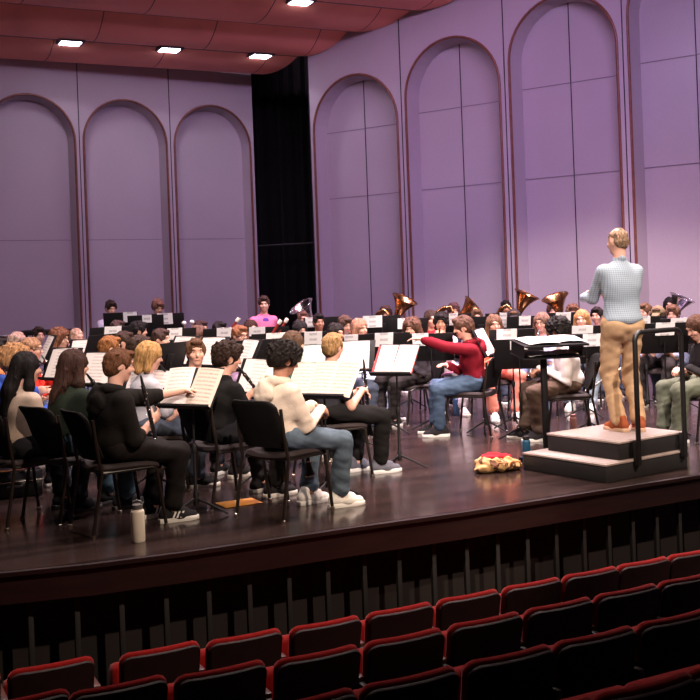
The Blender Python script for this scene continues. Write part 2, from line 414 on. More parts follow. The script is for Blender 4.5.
# ceiling canopy: bands of bowed panels
def ceil_mat():
    m, nt, b, oc, xyz = base_mat('terracotta_ceiling')
    n = ramp_tex(nt, 'ShaderNodeTexNoise', 1.1, oc)
    f = math_node(nt, 'ADD', math_node(nt, 'MULTIPLY', n.outputs[0], .5), .75)
    v = nt.nodes.new('ShaderNodeVectorMath'); v.operation = 'SCALE'; v.inputs[0].default_value = (1.0, .34, .25)
    nt.links.new(f, v.inputs['Scale'])
    x = math_node(nt, 'DIVIDE', xyz[0], 2.1); fr = math_node(nt, 'FRACT', math_node(nt, 'ADD', x, 50.3))
    ln = math_node(nt, 'LESS_THAN', fr, .008)
    nt.links.new(mixcol(nt, ln, v.outputs[0], (.10, .03, .03)), b.inputs['Base Color']); b.inputs['Roughness'].default_value = .55
    return m
M_CEIL = ceil_mat()
pe = at(253, 47.2, py=73); pA = at(298, 49.5, py=56); pB = at(350, 51, py=31); pC = at(411, 53.3, py=10)
pD = pC+(pC-pB)*1.0; pD.z = pC.z+.2; pE = pD+(pC-pB); pE.z = pD.z+.2; pF = pE+(pC-pB); pF.z = pE.z+.2
pe = Vector((pe.x, pe.y, pe.z)); seams = [pe, pA, pB, pC, pD, pE, pF]
Rt = Matrix.Rotation(TH, 4, 'Z')
for j in range(6):
    a, b_ = seams[j], seams[j+1]; org = b_.copy(); mb = MB(); K = 10; cols = 24; LEN = 11.0
    inv = (Matrix.Translation(org) @ Rt).inverted()
    vs = []
    for i in range(K+1):
        t = i/K; p = a.lerp(b_, t); p = p+Vector((0, 0, -.15*math.sin(PI*t)**.8 if 0 < t < 1 else 0))
        for c in range(cols+1): vs.append(inv @ (p-D2*(LEN*c/cols)))
    W = cols+1
    mb.add(vs, [(i*W+c, i*W+c+1, (i+1)*W+c+1, (i+1)*W+c) for i in range(K) for c in range(cols)])
    n0 = len(vs); mb.add([v+Vector((0, 0, .06)) for v in vs], [(i*W+c, (i+1)*W+c, (i+1)*W+c+1, i*W+c+1) for i in range(K) for c in range(cols)])
    o = mb.build('ceiling', M_CEIL, angle=50); o.matrix_world = Matrix.Translation(org) @ Rt; struct(o)
    tt = MB(); tt.tube([b_+Vector((0, 0, -.004)), b_-D2*LEN+Vector((0, 0, -.004))], .014, 6)
    struct(tt.build(trim_name(), mat('ceiling_track', (.30, .16, .17), .5)))
M_HOUS = mat('lamp_housing', (.03, .025, .03), .5); M_LENS = mat('lamp_lens', (1, 1, 1), .4, emit=(.86, .84, 1.0), es=16.0)
def ceiling_light(P, label):
    e = empty('ceiling_light', P, TH); tag(e, label, 'light', 'downlights in the ceiling canopy')
    MB().box((0, 0, -.02), (.48, .42, .05), bev=.01).build('housing', M_HOUS, e)
    MB().box((0, -.02, -.05), (.36, .28, .02), bev=.006).build('lens', M_LENS, e)
    l = bpy.data.lights.new('downlight', 'SPOT'); l.energy = 30; l.color = (.9, .85, 1); l.spot_size = 2.2; l.shadow_soft_size = .12
    lo = bpy.data.objects.new('downlight', l); COL.objects.link(lo); lo.parent = e; lo.location = (0, 0, -.1)
for px, sm, lb in ((70, pA, 'rectangular downlight in the red ceiling, leftmost of the lit row'), (169, pA, 'rectangular downlight in the red ceiling, middle one of the lit row'), (260, pA, 'rectangular downlight in the red ceiling, nearest the dark opening'), (300, pC, 'rectangular downlight at the top edge of the photo, in a nearer ceiling band')):
    ceiling_light(on_line(sm, D2, px)+Vector((0, 0, -.02)), lb)
# stage floor
def floor_mat():
    m, nt, b, oc, xyz = base_mat('dark_stage_boards')
    mp = nt.nodes.new('ShaderNodeMapping'); mp.inputs['Scale'].default_value = (.35, 1, 1); nt.links.new(oc, mp.inputs[0])
    br = nt.nodes.new('ShaderNodeTexBrick'); nt.links.new(oc, br.inputs['Vector']); br.inputs['Scale'].default_value = 1
    br.inputs['Brick Width'].default_value = 1.7; br.inputs['Row Height'].default_value = .085; br.inputs['Mortar Size'].default_value = .0025
    br.inputs['Color1'].default_value = (.017, .010, .009, 1); br.inputs['Color2'].default_value = (.036, .021, .019, 1); br.inputs['Mortar'].default_value = (.010, .006, .006, 1)
    n = ramp_tex(nt, 'ShaderNodeTexNoise', 3.0, mp.outputs[0]); n.inputs['Detail'].default_value = 6
    f = math_node(nt, 'ADD', math_node(nt, 'MULTIPLY', n.outputs[0], 1.1), .45)
    v = nt.nodes.new('ShaderNodeVectorMath'); v.operation = 'SCALE'; nt.links.new(br.outputs[0], v.inputs[0]); nt.links.new(f, v.inputs['Scale'])
    nt.links.new(v.outputs[0], b.inputs['Base Color'])
    n2 = ramp_tex(nt, 'ShaderNodeTexNoise', 5.0, mp.outputs[0])
    nt.links.new(math_node(nt, 'ADD', math_node(nt, 'MULTIPLY', n2.outputs[0], .20), .09), b.inputs['Roughness'])
    b.inputs['Specular IOR Level'].default_value = .6
    bp = nt.nodes.new('ShaderNodeBump'); bp.inputs['Strength'].default_value = .12; bp.inputs['Distance'].default_value = .004
    nt.links.new(br.outputs['Fac'], bp.inputs['Height']); bp.invert = True; nt.links.new(bp.outputs[0], b.inputs['Normal']); return m
M_FLOOR = floor_mat()
ed = [(-260, 169), (-120, 170), (0, 169), (90, 165.5), (180, 160.5), (270, 154.5), (350, 149), (460, 142), (580, 133), (700, 124), (820, 114), (960, 102)]
EP = [at(x, s_, 0) for x, s_ in ed]; EP.append(EP[-1]+D2*14)
inv = Rt.inverted()
mb = MB(); far = [p-N2*18 for p in EP]
mb.add([inv @ p for p in EP+far], [(i, i+1, len(EP)+i+1, len(EP)+i) for i in range(len(EP)-1)])
o = mb.build('floor', M_FLOOR); o.matrix_world = Rt; struct(o)
M_FASC = mat('stage_lip_wood', (.013, .004, .004), .45, noise=.35, nscale=3, aniso=(1, 1, 8))
mb = MB(); vs = []
for p in EP: vs += [p+Vector((0, 0, .0))-N2*.02, p+N2*.03+Vector((0, 0, -.004)), p+N2*.03+Vector((0, 0, -.03)), p+Vector((0, 0, -.045)), p+Vector((0, 0, -.20)), p-N2*.3+Vector((0, 0, -.20))]
mb.add(vs, [(6*i+k, 6*i+6+k, 6*i+7+k, 6*i+1+k) for i in range(len(EP)-1) for k in range(5)])
struct(mb.build('wall_stage_lip', M_FASC, angle=30))
mb = MB(); vs = []
for p in EP: vs += [p-N2*.28+Vector((0, 0, -.2)), p-N2*.28+Vector((0, 0, -1.3))]
mb.add(vs, [(2*i, 2*i+2, 2*i+3, 2*i+1) for i in range(len(EP)-1)]); struct(mb.build('wall_stage_front', mat('stage_front_wood', (.008, .0035, .003), .8, noise=.3, nscale=4)))
M_POST = mat('grey_post', (.007, .006, .006), .7)
for k, px in enumerate((-12, 35, 82, 127, 172, 215, 256, 296, 335, 372, 407, 442, 475, 506, 536, 565, 593, 618, 642, 666, 689, 712)):
    s_ = float(np.interp(px, [e[0] for e in ed], [e[1] for e in ed])); p = at(px, s_*1.0, -.6)-N2*.10
    mb = MB(); mb.box((0, 0, 0), (.035, .035, .80), bev=.006); o = mb.build(trim_name(), M_POST); o.location = (p.x, p.y, -.6); o.rotation_euler = (0, 0, TH); struct(o)
# house floor in steps
R1 = at(390, 161, -.36)                                             # top of the first row of seats
ROWD, RISE = .92, .175
mb = MB()
zf = -.36-.84
prof = [(-1.6, zf)]
for k in range(6):
    prof += [(.35+ROWD*k, zf+RISE*k), (.35+ROWD*k, zf+RISE*(k+1))]
prof += [(.35+ROWD*6, zf+RISE*6)]
vs = []
for d, z in prof:
    for t in (-9, 12): q = R1+D2*t+N2*d; vs.append(Vector((q.x, q.y, z)))
mb.add(vs, [(2*i, 2*i+1, 2*i+3, 2*i+2) for i in range(len(prof)-1)]); struct(mb.build('floor_house', mat('house_carpet', (.02, .006, .008), .95, noise=.3, nscale=30), smooth=False))
# ------------------------------------------------------------------ theatre seats
M_VELV = mat('red_velour', (.17, .0025, .002), .9, spec=.1, noise=.18, nscale=30, bump=.3, bscale=220, sheen=.1)
M_SHELL = mat('dark_seat_shell', (.012, .004, .004), .6, spec=.2, noise=.2, nscale=12)
M_IRON = mat('seat_iron', (.02, .016, .016), .5, noise=.1)
def curved_panel(wid, z0, z1, th, y0, rc, bow=.035, seg=12, tilt=0.0, rb=.02):
    """rounded panel, slightly bowed across, front at y0, thickness th"""
    pts = []
    for cx, cz, r, a0 in ((wid/2, z1, rc, 0), (-wid/2, z1, rc, 90), (-wid/2, z0, rb, 180), (wid/2, z0, rb, 270)):
        sx = -1 if cx > 0 else 1; sz = -1 if cz > (z0+z1)/2 else 1
        for i in range(5):
            a = math.radians(a0+22.5*i); pts.append((cx+sx*r+r*math.cos(a), cz+sz*r+r*math.sin(a)))
    return pts
def panel(mb, wid, z0, z1, th, y0, rc, bow, tilt, rb=.03, mi=0, crown=0.0, edge=.012, taper=0.0):
    """columns of quads so the bow is smooth; rounded top corners, softened rim"""
    K = 14; J = 10; vs = []; 
    def top(x):
        e = wid/2-abs(x); 
        c = 0 if e >= rc else rc-math.sqrt(max(0, rc*rc-(rc-e)**2)); return z1-c+crown*(1-(2*x/wid)**2)
    def bot(x):
        e = wid/2-abs(x); c = 0 if e >= rb else rb-math.sqrt(max(0, rb*rb-(rb-e)**2)); return z0+c
    xs = [-wid/2*math.cos(PI*i/K) for i in range(K+1)]
    def P(x, z, side):
        f = 1-taper*(z1-z)/(z1-z0)
        e = min(1, (top(x)-z)/edge+.0, (wid/2-abs(x))/edge) if edge > 0 else 1; e = max(0, e); rr = math.sqrt(max(0, 1-(1-e)**2))
        y = y0+bow*(2*x/wid)**2+(th/2)*rr*side-th/2
        return Vector((x*f, y-tilt*(z-z0), z))
    for side in (1, -1):
        for i in range(K+1):
            x = xs[i]; a, b = bot(x), top(x)
            for j in range(J+1):
                t = j/J; t = 1-(1-t)**1.8; vs.append(P(x, a+(b-a)*t, side))
    W = J+1; H = (K+1)*W; fs = []
    for i in range(K):
        for j in range(J):
            q = (i*W+j, (i+1)*W+j, (i+1)*W+j+1, i*W+j+1); fs.append(q); fs.append(tuple(H+k for k in reversed(q)))
    per = [i*W for i in range(K+1)]+[K*W+j for j in range(1, J+1)]+[i*W+J for i in range(K-1, -1, -1)]+[j for j in range(J-1, 0, -1)]
    for a, b in zip(per, per[1:]+per[:1]): fs.append((a, b, H+b, H+a))
    mb.add(vs, fs, mi)
def make_seat():
    e = empty('theatre_seat'); tag(e, 'x', 'seat')                   # origin at the top edge, +y towards the stage
    m = MB(); panel(m, .455, -.50, -.016, .022, -.052, .055, .030, .20, edge=.006, taper=.06); m.build('back_shell', M_SHELL, e, angle=60)
    m = MB(); panel(m, .465, -.47, 0.0, .050, -.005, .060, .030, .20, edge=.024, taper=.06); m.build('back_cushion', M_VELV, e, angle=60)
    m = MB(); m.box((0, .20, -.36), (.43, .12, .40), Matrix.Rotation(-.16, 3, 'X'), bev=.035); m.build('folding_seat', M_VELV, e, angle=60)
    m = MB()
    m.box((.2425, .02, -.52), (.035, .30, .62), bev=.01); m.build('side_standard', M_IRON, e)
    m = MB(); m.box((.2425, .07, -.20), (.05, .30, .028), bev=.010); m.build('armrest', mat('armrest_wood', (.07, .02, .014), .4), e)
    return e
seat0 = make_seat()
ORD = ['first', 'second', 'third', 'fourth', 'fifth', 'sixth', 'seventh', 'eighth', 'ninth', 'tenth', 'eleventh', 'twelfth']
rows = [(R1, 0, (-42, 54, 160, 241, 319, 392, 460, 523, 581, 633, 682)), (R1, 1, (22, 120, 218, 310, 395, 475, 548, 615, 676)), (R1, 2, (-30, 82, 193, 295, 398, 496, 581, 660)), (R1, 3, (425, 525, 625, 712))]
RN = ['front row', 'second row', 'third row', 'fourth row']
first = True
for base, k, xs in rows:
    P = base+N2*ROWD*k+Vector((0, 0, RISE*k)); n_ = 0
    for px in xs:
        q = on_line(P, D2, px)-N2*(.15*(max(0, 330-px)/250)**1.2 if k < 2 else .08*max(0, 330-px)/250); e = seat0 if first else copy_tree(seat0); first = False
        e.location = q; e.rotation_euler = (0, 0, TH); e['group'] = 'red theatre seats, '+RN[k]
        e['label'] = 'dark-backed red theatre seat, %s from the left in the %s' % (ORD[n_], RN[k]); n_ += 1
# ------------------------------------------------------------------ people
V = Vector
def ik(a, t, l1, l2, pole):
    a, t, pole = V(a), V(t), V(pole); d = t-a; L = d.length
    mx = (l1+l2)*.995
    if L > mx: d = d*(mx/L); L = mx; t = a+d
    L = max(L, abs(l1-l2)*1.05+1e-4); x = (l1*l1-l2*l2+L*L)/(2*L); hh = math.sqrt(max(0, l1*l1-x*x)); u = d.normalized()
    p = pole-u*pole.dot(u); p = p.normalized() if p.length > 1e-5 else u.orthogonal()
    return a+u*x+p*hh, t
HEAD = {}
def head_prims(Fd, M):
    R = np.array(M.to_quaternion().to_matrix()); c = lambda *p: np.array(M @ V(p))
    Fd.ell(c(0, -.012, .018), (.073, .094, .098), .02, R=R)
    Fd.ell(c(0, .030, -.050), (.050, .055, .058), .035, R=R)
    Fd.ell(c(0, .066, -.088), (.024, .020, .018), .02, R=R)
    Fd.cone(c(0, .080, .022), c(0, .106, -.020), .008, .0125, .012)
    Fd.ell(c(0, .082, .036), (.045, .012, .010), .018, R=R)
    Fd.ell(c(0, .083, -.055), (.020, .012, .011), .012, R=R)
    for s in (-1, 1):
        Fd.ell(c(s*.036, .068, -.022), (.022, .02, .02), .02, R=R)
        Fd.ell(c(s*.075, -.012, -.008), (.009, .020, .031), .008, R=R)
def hand(Fd, W, d, n, side, curl, vox):
    """palm, four fingers and a thumb; d = pointing direction, n = the way the palm faces, side = +1 right hand"""
    d = V(d).normalized(); n = V(n); n = (n-d*n.dot(d)).normalized(); a = d.cross(n)*side      # a points to the thumb side
    a = a if True else -a
    R = np.array(Matrix((a, d, n)).transposed()); pc = V(W)+d*.045
    Fd.ell(pc, (.040, .050, .018), .012, R=R)
    fr = max(.0078, vox*.62)
    for i, (o_, l) in enumerate(((.028, .070), (.010, .078), (-.009, .073), (-.027, .058))):
        p0 = V(W)+a*o_+d*.080; c1 = curl*.55; c2 = curl*1.25
        p1 = p0+(d*math.cos(c1)+n*math.sin(c1))*l*.5; p2 = p1+(d*math.cos(c2)+n*math.sin(c2))*l*.5
        Fd.cone(p0-d*.015, p1, fr*1.12, fr, .006); Fd.cone(p1, p2, fr, fr*.85, .004)
    p0 = V(W)+a*.026+d*.022; p1 = p0+(a*.75+d*.55+n*.35).normalized()*.040; p2 = p1+(a*.25+d*.75+n*.55).normalized()*.034
    Fd.cone(p0, p1, fr*1.45, fr*1.2, .01); Fd.cone(p1, p2, fr*1.2, fr*.95, .005)
_hair = {}
def hair_mesh(style, vox):
    key = (style, vox)
    if key in _hair: return _hair[key]
    long_ = style in ('long', 'longcurly', 'longwavy', 'verylong', 'shoulder'); big = style in ('afro', 'longcurly', 'curlymop')
    lo = (-.19 if big else -.15, -.26 if big else -.175, (-.68 if style == 'verylong' else -.50) if long_ else (-.24 if style in ('bob', 'tail') else -.16)); hi = (.19 if big else .15, .16, .22 if style == 'afro' else .19)
    Fd = Field(lo, hi, vox)
    g = {'short': -.004, 'crop': -.010, 'curly': .008, 'curlymop': .020, 'afro': .020, 'bob': .002, 'long': -.002, 'longcurly': .014, 'longwavy': .003, 'shaggy': .005, 'tail': -.003, 'thin': -.013, 'verylong': .0, 'shoulder': .004}[style]; zl = {'verylong': 1.45, 'shoulder': .62}.get(style, 1.0)
    Fd.ell((0, -.016, .026), (.086+g, .108+g, .102+g*.7), .0)
    if style in ('short', 'shaggy', 'curly', 'curlymop', 'crop', 'afro', 'thin'):
        Fd.ell((0, -.055, -.035 if style not in ('thin', 'crop') else -.015), (.074+g*.7, .062+g*.8, .062+g*.4), .03)
    if style in ('short', 'shaggy', 'curly', 'curlymop'):                      # fringe
        Fd.ell((.0, .064, .096), (.056, .036+g*.5, .026+g*.4), .02)
        for s in (-1, 1): Fd.ell((s*.070, .012, .012), (.018+g*.4, .035, .040), .02)
    if style in ('bob', 'tail'):
        for s in (-1, 1): Fd.cone((s*.066, -.010, .04), (s*.082 if style == 'bob' else s*.06, -.02, -.115 if style == 'bob' else -.03), .040, .030, .03)
        Fd.cone((0, -.07, .02), (0, -.068, -.125 if style == 'bob' else -.03), .062, .050, .03)
        if style == 'tail': Fd.cone((0, -.115, -.01), (0, -.13, -.20), .028, .012, .02)
    if long_:
        w = {'longcurly': .020, 'longwavy': .008, 'shoulder': .010}.get(style, 0)
        for s in (-1, 1):
            Fd.cone((s*.068, -.005, .04), (s*(.090+w), .0, -.13), .034+w*.6, .036+w*.5, .035)
            Fd.cone((s*(.090+w), .0, -.13), (s*(.088+w), .02, -.30*zl), .036+w*.6, .018, .03)
        Fd.cone((0, -.065, .03), (0, -.085-.035*(zl > 1), -.20*min(zl, 1)), .066+w*.6, .080+w*.5, .03, sq=((0, 1, 0), .75))
        Fd.cone((0, -.085-.035*(zl > 1), -.20*min(zl, 1)), (.01, -.095 if zl == 1 else -.165, -.42*zl), .085+w*.5, .045, .03, sq=((0, 1, 0), .5))
    rs = random.Random(11); curly = style in ('curly', 'curlymop', 'afro', 'longcurly'); c0 = V((0, -.016, .026)); rr = V((.086+g, .108+g, .102+g*.7))
    for _ in range(300 if curly else 130):
        q = V((rs.gauss(0, 1), rs.gauss(0, 1), rs.gauss(0, 1))).normalized()
        p = V((c0.x+q.x*rr.x, c0.y+q.y*rr.y, c0.z+q.z*rr.z))
        if (p.y > .045 and p.z < .055) or p.z < -.055: continue
        if curly: Fd.ell(p+q*rs.uniform(-.006, .008), (rs.uniform(.008, .0145),)*3, .003)
        else:
            t = V((q.x*.5, .25*q.y+(.5 if q.y > .2 else -.35), -.9+.5*abs(q.z))); t = (t-q*t.dot(q)).normalized(); L_ = rs.uniform(.03, .055) if style != 'crop' else .02
            Fd.cone(p-q*.003, p+t*L_-q*.004*(L_/.03)+q*rs.uniform(-.002, .006), .0085 if vox < .008 else .011, .003 if vox < .008 else .006, .003)
    if long_:
        for _ in range(40):
            x = rs.uniform(-.10, .10); y = -.075-.05*(1-(x/.11)**2)*rs.uniform(.6, 1.1); z = rs.uniform(-.30*zl, .0)
            Fd.cone((x, y, z), (x+rs.uniform(-.02, .02), y-rs.uniform(0, .012), z-rs.uniform(.08, .16)), .010, .005, .004)
    if curly: Fd.ripple(.0030, 110, 7)
    else: Fd.ripple(.0022, 130, 5, (1.3, 1.3, .22) if long_ or style in ('bob',) else (1, .55, .5))
    # open the face
    Fd.ell((0, .135, -.042), (.070, .105, .104), 0, 's')
    Fd.ell((0, .090, -.115), (.062, .080, .085), 0, 's')
    if not long_ and style != 'bob':
        for s in (-1, 1): Fd.ell((s*.085, .012, -.022), (.030, .028, .038), 0, 's')
        Fd.plane((0, -.06, -.088 if style != 'thin' else -.06), (0, .45, -1) if True else None)
    me = Fd.mesh('hair_'+style, M_BLACK); _hair[key] = me; return me
# shoes: shared meshes, toe towards +y, ankle above the origin
def shoe_meshes():
    F1 = Field((-.06, -.10, -.01), (.06, .20, .13), .0065)
    F1.cone((0, -.055, .045), (0, .05, .042), .036, .038, .02); F1.cone((0, .05, .038), (0, .135, .028), .040, .034, .03)
    F1.cone((0, -.045, .06), (0, -.03, .10), .036, .036, .02); F1.ell((0, .055, .075), (.026, .05, .02), .02)
    F1.plane((0, 0, .016), (0, 0, -1))
    up = F1.mesh('shoe_upper', M_BLACK)
    b = MB(); pts = [(.0, -.098), (.026, -.09), (.038, -.06), (.036, 0), (.040, .06), (.044, .11), (.034, .155), (.015, .176)]
    pts = pts+[(-x, y) for x, y in reversed(pts[1:])]; vs = []
    for z, k in ((0, .97), (.004, 1.0), (.026, 1.0), (.030, .95)): vs += [V((x*k, y*k+.0, z)) for x, y in pts]
    n = len(pts); b.add(vs, [tuple(reversed(range(n))), tuple(range(3*n, 4*n))]+[(j*n+i, j*n+(i+1) % n, (j+1)*n+(i+1) % n, (j+1)*n+i) for j in range(3) for i in range(n)])
    so = b.mesh('shoe_sole', M_WHITE)
    l = MB()
    for i in range(5): y = .035+.018*i; z = .090-.0072*i; l.tube([(-.022, y, z-.008), (0, y+.003, z+.002), (.022, y, z-.008)], .0030, 5)
    la = l.mesh('shoe_laces', M_WHITE)
    st = MB()
    for s in (-1, 1):
        for i in range(3): y = -.015+.026*i; st.add([(s*.046, y, .030), (s*.046, y+.013, .030), (s*.040, y+.034, .070), (s*.040, y+.021, .070)], [(0, 1, 2, 3)]); 
    sm = st.mesh('shoe_stripes', M_WHITE)
    return up, so, la, sm
SHOE = shoe_meshes()
SHOES = {'black': ((.015, .014, .016), (.70, .66, .62)), 'white': ((.74, .70, .66), (.76, .73, .70)), 'grey': ((.12, .12, .15), (.72, .70, .68)), 'dark': ((.02, .018, .02), (.05, .045, .045)),
         'tan': ((.32, .16, .09), (.10, .05, .03)), 'brown': ((.30, .075, .030), (.62, .40, .26)), 'stripes': ((.016, .016, .018), (.76, .73, .68))}
SKIN = {'fair': (.66, .36, .27), 'pale': (.72, .44, .36), 'tan': (.42, .20, .13), 'brown': (.22, .10, .065)}
eye_mb = MB(); eye_mb.ell((0, 0, 0), (.0105, .0095, .0058), 10, 0); eye_mb.ell((0, .0058, 0), (.0050, .0048, .0056), 8, 1)
EYE = eye_mb.mesh('eye', [mat('eye_white', (.55, .48, .45), .35), mat('iris_dark', (.03, .015, .01), .2)])
brow_mb = MB(); brow_mb.tube([(-.017, 0, -.003), (-.006, .004, .002), (.008, .004, .001), (.018, -.003, -.004)], [.0015, .0035, .0035, .0015], 6); BROW = brow_mb.mesh('eyebrow', M_BLACK)
mouth_mb = MB(); mouth_mb.tube([(-.024, -.006, 0), (-.010, .001, .002), (0, .002, .0005), (.010, .001, .002), (.024, -.006, 0)], [.0015, .0045, .0042, .0045, .0015], 6)
MOUTH = mouth_mb.mesh('mouth', mat('lips', (.42, .13, .11), .45))
gl = MB()
for s in (-1, 1):
    gl.tube([(s*.033+.024*math.cos(a), .004, .019*math.sin(a)) for a in [2*PI*i/14 for i in range(14)]], .0022, 5, closed=True)
    gl.tube([(s*.056, .002, .004), (s*.072, -.03, .003), (s*.078, -.09, -.002)], .0020, 5)
gl.tube([(-.010, .005, .004), (0, .008, .007), (.010, .005, .004)], .0020, 5)
GLASSES = gl.mesh('glasses', mat('glasses_frame', (.05, .03, .03), .3))

def person(sp, px, py, s, yaw, label, hair=('short', (.10, .05, .03)), top=('hoodie', (.02, .02, .02)), legs=('jeans', (.08, .10, .16)), shoes='black', skin='fair',
           lean=6, hyaw=0, hpitch=8, pose='lap', inst_kind=None, stand=False, sleeve=1.0, vox=.012, glasses=False, k=1.0, cap=None, hs=.97, cyaw=None, base=0.0, hands=None, feet=None, group=None, knees=.13, face=True, chair=True, short_fig=None, headlift=0):
    """one musician. yaw: 0 faces away from the photo, 90 to its right, 180 towards it"""
    hw = at(px, s, py=py); hw.z -= base+(.045 if (s > 79 and not stand) else 0); psi = math.radians(yaw)
    f = V((math.sin(psi), math.cos(psi), 0))
    L = math.radians(lean); dv = V((0, math.sin(L), math.cos(L)))
    z0 = .95*k if stand else .565
    ht = .0
    # torso length so that the head lands where the photo shows it
    nat = .47+.075; need = (hw.z-z0-.115)/math.cos(L)
    ts = max(.78, min(1.18, need/nat)) if not stand else (hw.z-z0-.115)/math.cos(L)/nat
    P0 = V((0, 0, z0)); Cc = P0+dv*.26*ts; N = P0+dv*.47*ts
    Lh = math.radians(lean*.6+hpitch*.4); Hc = N+dv*.075*ts+V((0, math.sin(Lh)*.09+.018, .115+headlift))
    hy, hp = math.radians(hyaw), math.radians(hpitch)
    MH = Matrix.Translation(Hc) @ Matrix.Rotation(-hy, 4, 'Z') @ Matrix.Rotation(-hp, 4, 'X') @ Matrix.Scale(hs, 4)
    root = empty('person', V((hw.x, hw.y, base))-f*Hc.y, -psi)
    tag(root, label, 'person', group)
    w = 1.0
    SH = [N+V((sx*.157, 0, 0))-dv*.062 for sx in (-1, 1)]
    HP = [P0+V((sx*.088, 0, -.01)) for sx in (-1, 1)]
    # legs
    LT, LS = .43, .42
    if stand:
        LT, LS = .455*k, .43*k
        ank = [V((-.13, .0, .085)), V((.13, .02, .085))]; FD = [math.radians(-14), math.radians(14)]
    else:
        ank = [V((-knees, .44, .085)), V((knees, .40, .085))]; FD = [math.radians(-6), math.radians(8)]
    if feet: ank = [V(feet[0]), V(feet[1])]
    KN = []
    for i in range(2):
        kn, a_ = ik(HP[i], ank[i], LT, LS, V(((-1, 1)[i]*(.25 if not stand else .1), .3 if not stand else 1, 1 if not stand else 0))); KN.append(kn); ank[i] = a_
    # arms
    UA, FA = .285*(k if stand else 1), .25*(k if stand else 1)
    fz = V((0, 1, 0)); HT = None; nrm = None; curl = .9
    mouth = MH @ V((0, .098, -.052)); hf = (MH.to_3x3() @ V((0, 1, 0))).normalized(); hr = (MH.to_3x3() @ V((1, 0, 0))).normalized()
    ins = None                                                             # (top point, direction)
    if pose == 'clar':
        dr_ = V((0, .58, -.80)).normalized(); dr_ = Matrix.Rotation(-hy, 3, 'Z') @ dr_; ins = (mouth, dr_)
        a = mouth+dr_*.26; b = mouth+dr_*.44; HT = [a+V((-.035, -.045, .0)), b+V((.035, -.045, .0))]
        dirs = [V((.8, .35, .1)), V((-.8, .35, .1))]; nrm = [V((.4, .9, 0)), V((-.4, .9, 0))]
    elif pose == 'flute':
        dr_ = (hr*.93+hf*.12-V((0, 0, .22))).normalized(); ins = (mouth-dr_*.06, dr_)
        a = mouth+dr_*.20; b = mouth+dr_*.42; HT = [a+V((.0, .035, -.05)), b+V((0, -.05, -.03))]
        dirs = [V((-.2, -.3, .9)), V((.1, .9, .3))]; nrm = [V((0, -1, .2)), V((0, .3, .9))]
    elif pose == 'trumpet':
        dr_ = (hf+V((0, 0, -.12))).normalized(); ins = (mouth, dr_)
        a = mouth+dr_*.20; HT = [a+V((-.055, -.03, -.07)), a+V((.055, -.02, -.04))]
        dirs = [V((.4, .5, .8)), V((-.5, .5, .5))]; nrm = [V((1, 0, 0)), V((-1, 0, -.3))]
    elif pose == 'sax':
        dr_ = V((.35, .30, -.88)).normalized(); ins = (mouth, dr_)
        a = mouth+dr_*.28; b = mouth+dr_*.50; HT = [a+V((-.04, -.03, 0)), b+V((.05, -.05, 0))]
        dirs = [V((.8, .4, 0)), V((-.4, .8, 0))]; nrm = [V((.3, .9, 0)), V((-.5, .7, 0))]
    elif pose == 'bass':                                                   # tuba hugged in front
        HT = [V((-.16, .27, .80)), V((.14, .27, .86))]; dirs = [V((.5, .8, .1)), V((-.5, .8, .2))]; nrm = [V((.9, -.1, 0)), V((-.9, -.1, 0))]
    elif pose == 'cross':
        HT = [V((.08, .20, z0+.20)), V((-.08, .24, z0+.16))]; dirs = [V((1, .2, 0)), V((-1, .2, 0))]; nrm = [V((0, -1, 0)), V((0, -1, 0))]
    elif pose == 'down':
        HT = [V((-.24, .06, z0-.02)), V((.24, .06, z0-.02))]; dirs = [V((0, .2, -1)), V((0, .2, -1))]; nrm = [V((1, 0, 0)), V((-1, 0, 0))]; curl = .5
    else:
        HT = [V((-.07, .26, .70 if not stand else z0+.12)), V((.07, .30, .70 if not stand else z0+.14))]; dirs = [V((.6, .7, -.15)), V((-.6, .7, -.15))]; nrm = [V((0, .2, -1)), V((0, .2, -1))]
    if hands: HT = [V(hands[0]), V(hands[1])]; dirs = [V(hands[2]), V(hands[3])]; nrm = [V(hands[4]), V(hands[5])]
    if hands and len(hands) > 6: curl = hands[6]
    EL = []; WR = []
    for i in range(2):
        sx = (-1, 1)[i]; e_, w_ = ik(SH[i], HT[i], UA, FA, V((sx*(.45 if not stand else .22), -.35, -1))); EL.append(e_); WR.append(w_)
    # ---------------- body (one continuous surface)
    allp = [Hc, P0]+SH+EL+WR+KN+ank+[w_+V((.1, .1, .1)) for w_ in WR]+[w_-V((.1, .1, .1)) for w_ in WR]
    lo = V([min(p[i] for p in allp)-.16 for i in range(3)]); hi = V([max(p[i] for p in allp)+.16 for i in range(3)]); lo.z = -.01
    B = Field(lo, hi, vox)
    X1 = ((0, 1, 0), .68)
    B.ell(P0+V((0, -.01, .02)), (.145, .105, .11), .03); B.cone(P0+dv*.05, Cc, .118, .115, .03, sq=X1); B.cone(Cc, N-dv*.10, .125, .125, .03, sq=X1)
    B.cone(SH[0]+V((.05, 0, 0)), SH[1]-V((.05, 0, 0)), .052, .052, .03)
    B.cone(N-dv*.06, MH @ V((0, -.02, -.055)), .056, .050, .025)
    for i in range(2):
        B.cone(SH[i], EL[i], .046, .036, .02); B.cone(EL[i], WR[i], .038, .026, .012); hand(B, WR[i], dirs[i], nrm[i], (-1, 1)[i], curl, vox)
        B.cone(HP[i], KN[i], .082, .055, .02); B.cone(KN[i], ank[i], .054, .036, .012); B.cone(ank[i], ank[i]+V((0, .05, -.04)), .034, .03, .01)
    head_prims(B, MH)
    body = inst(B.mesh('body', skinm(SKIN[skin])), 'body', root)
    # ---------------- top
    seed = int(px*7+py*3) % 9973; kind, tc = top; mt = cloth(tc) if kind != 'collar' else plaid_mat(tc, tuple(x*.55 for x in tc))
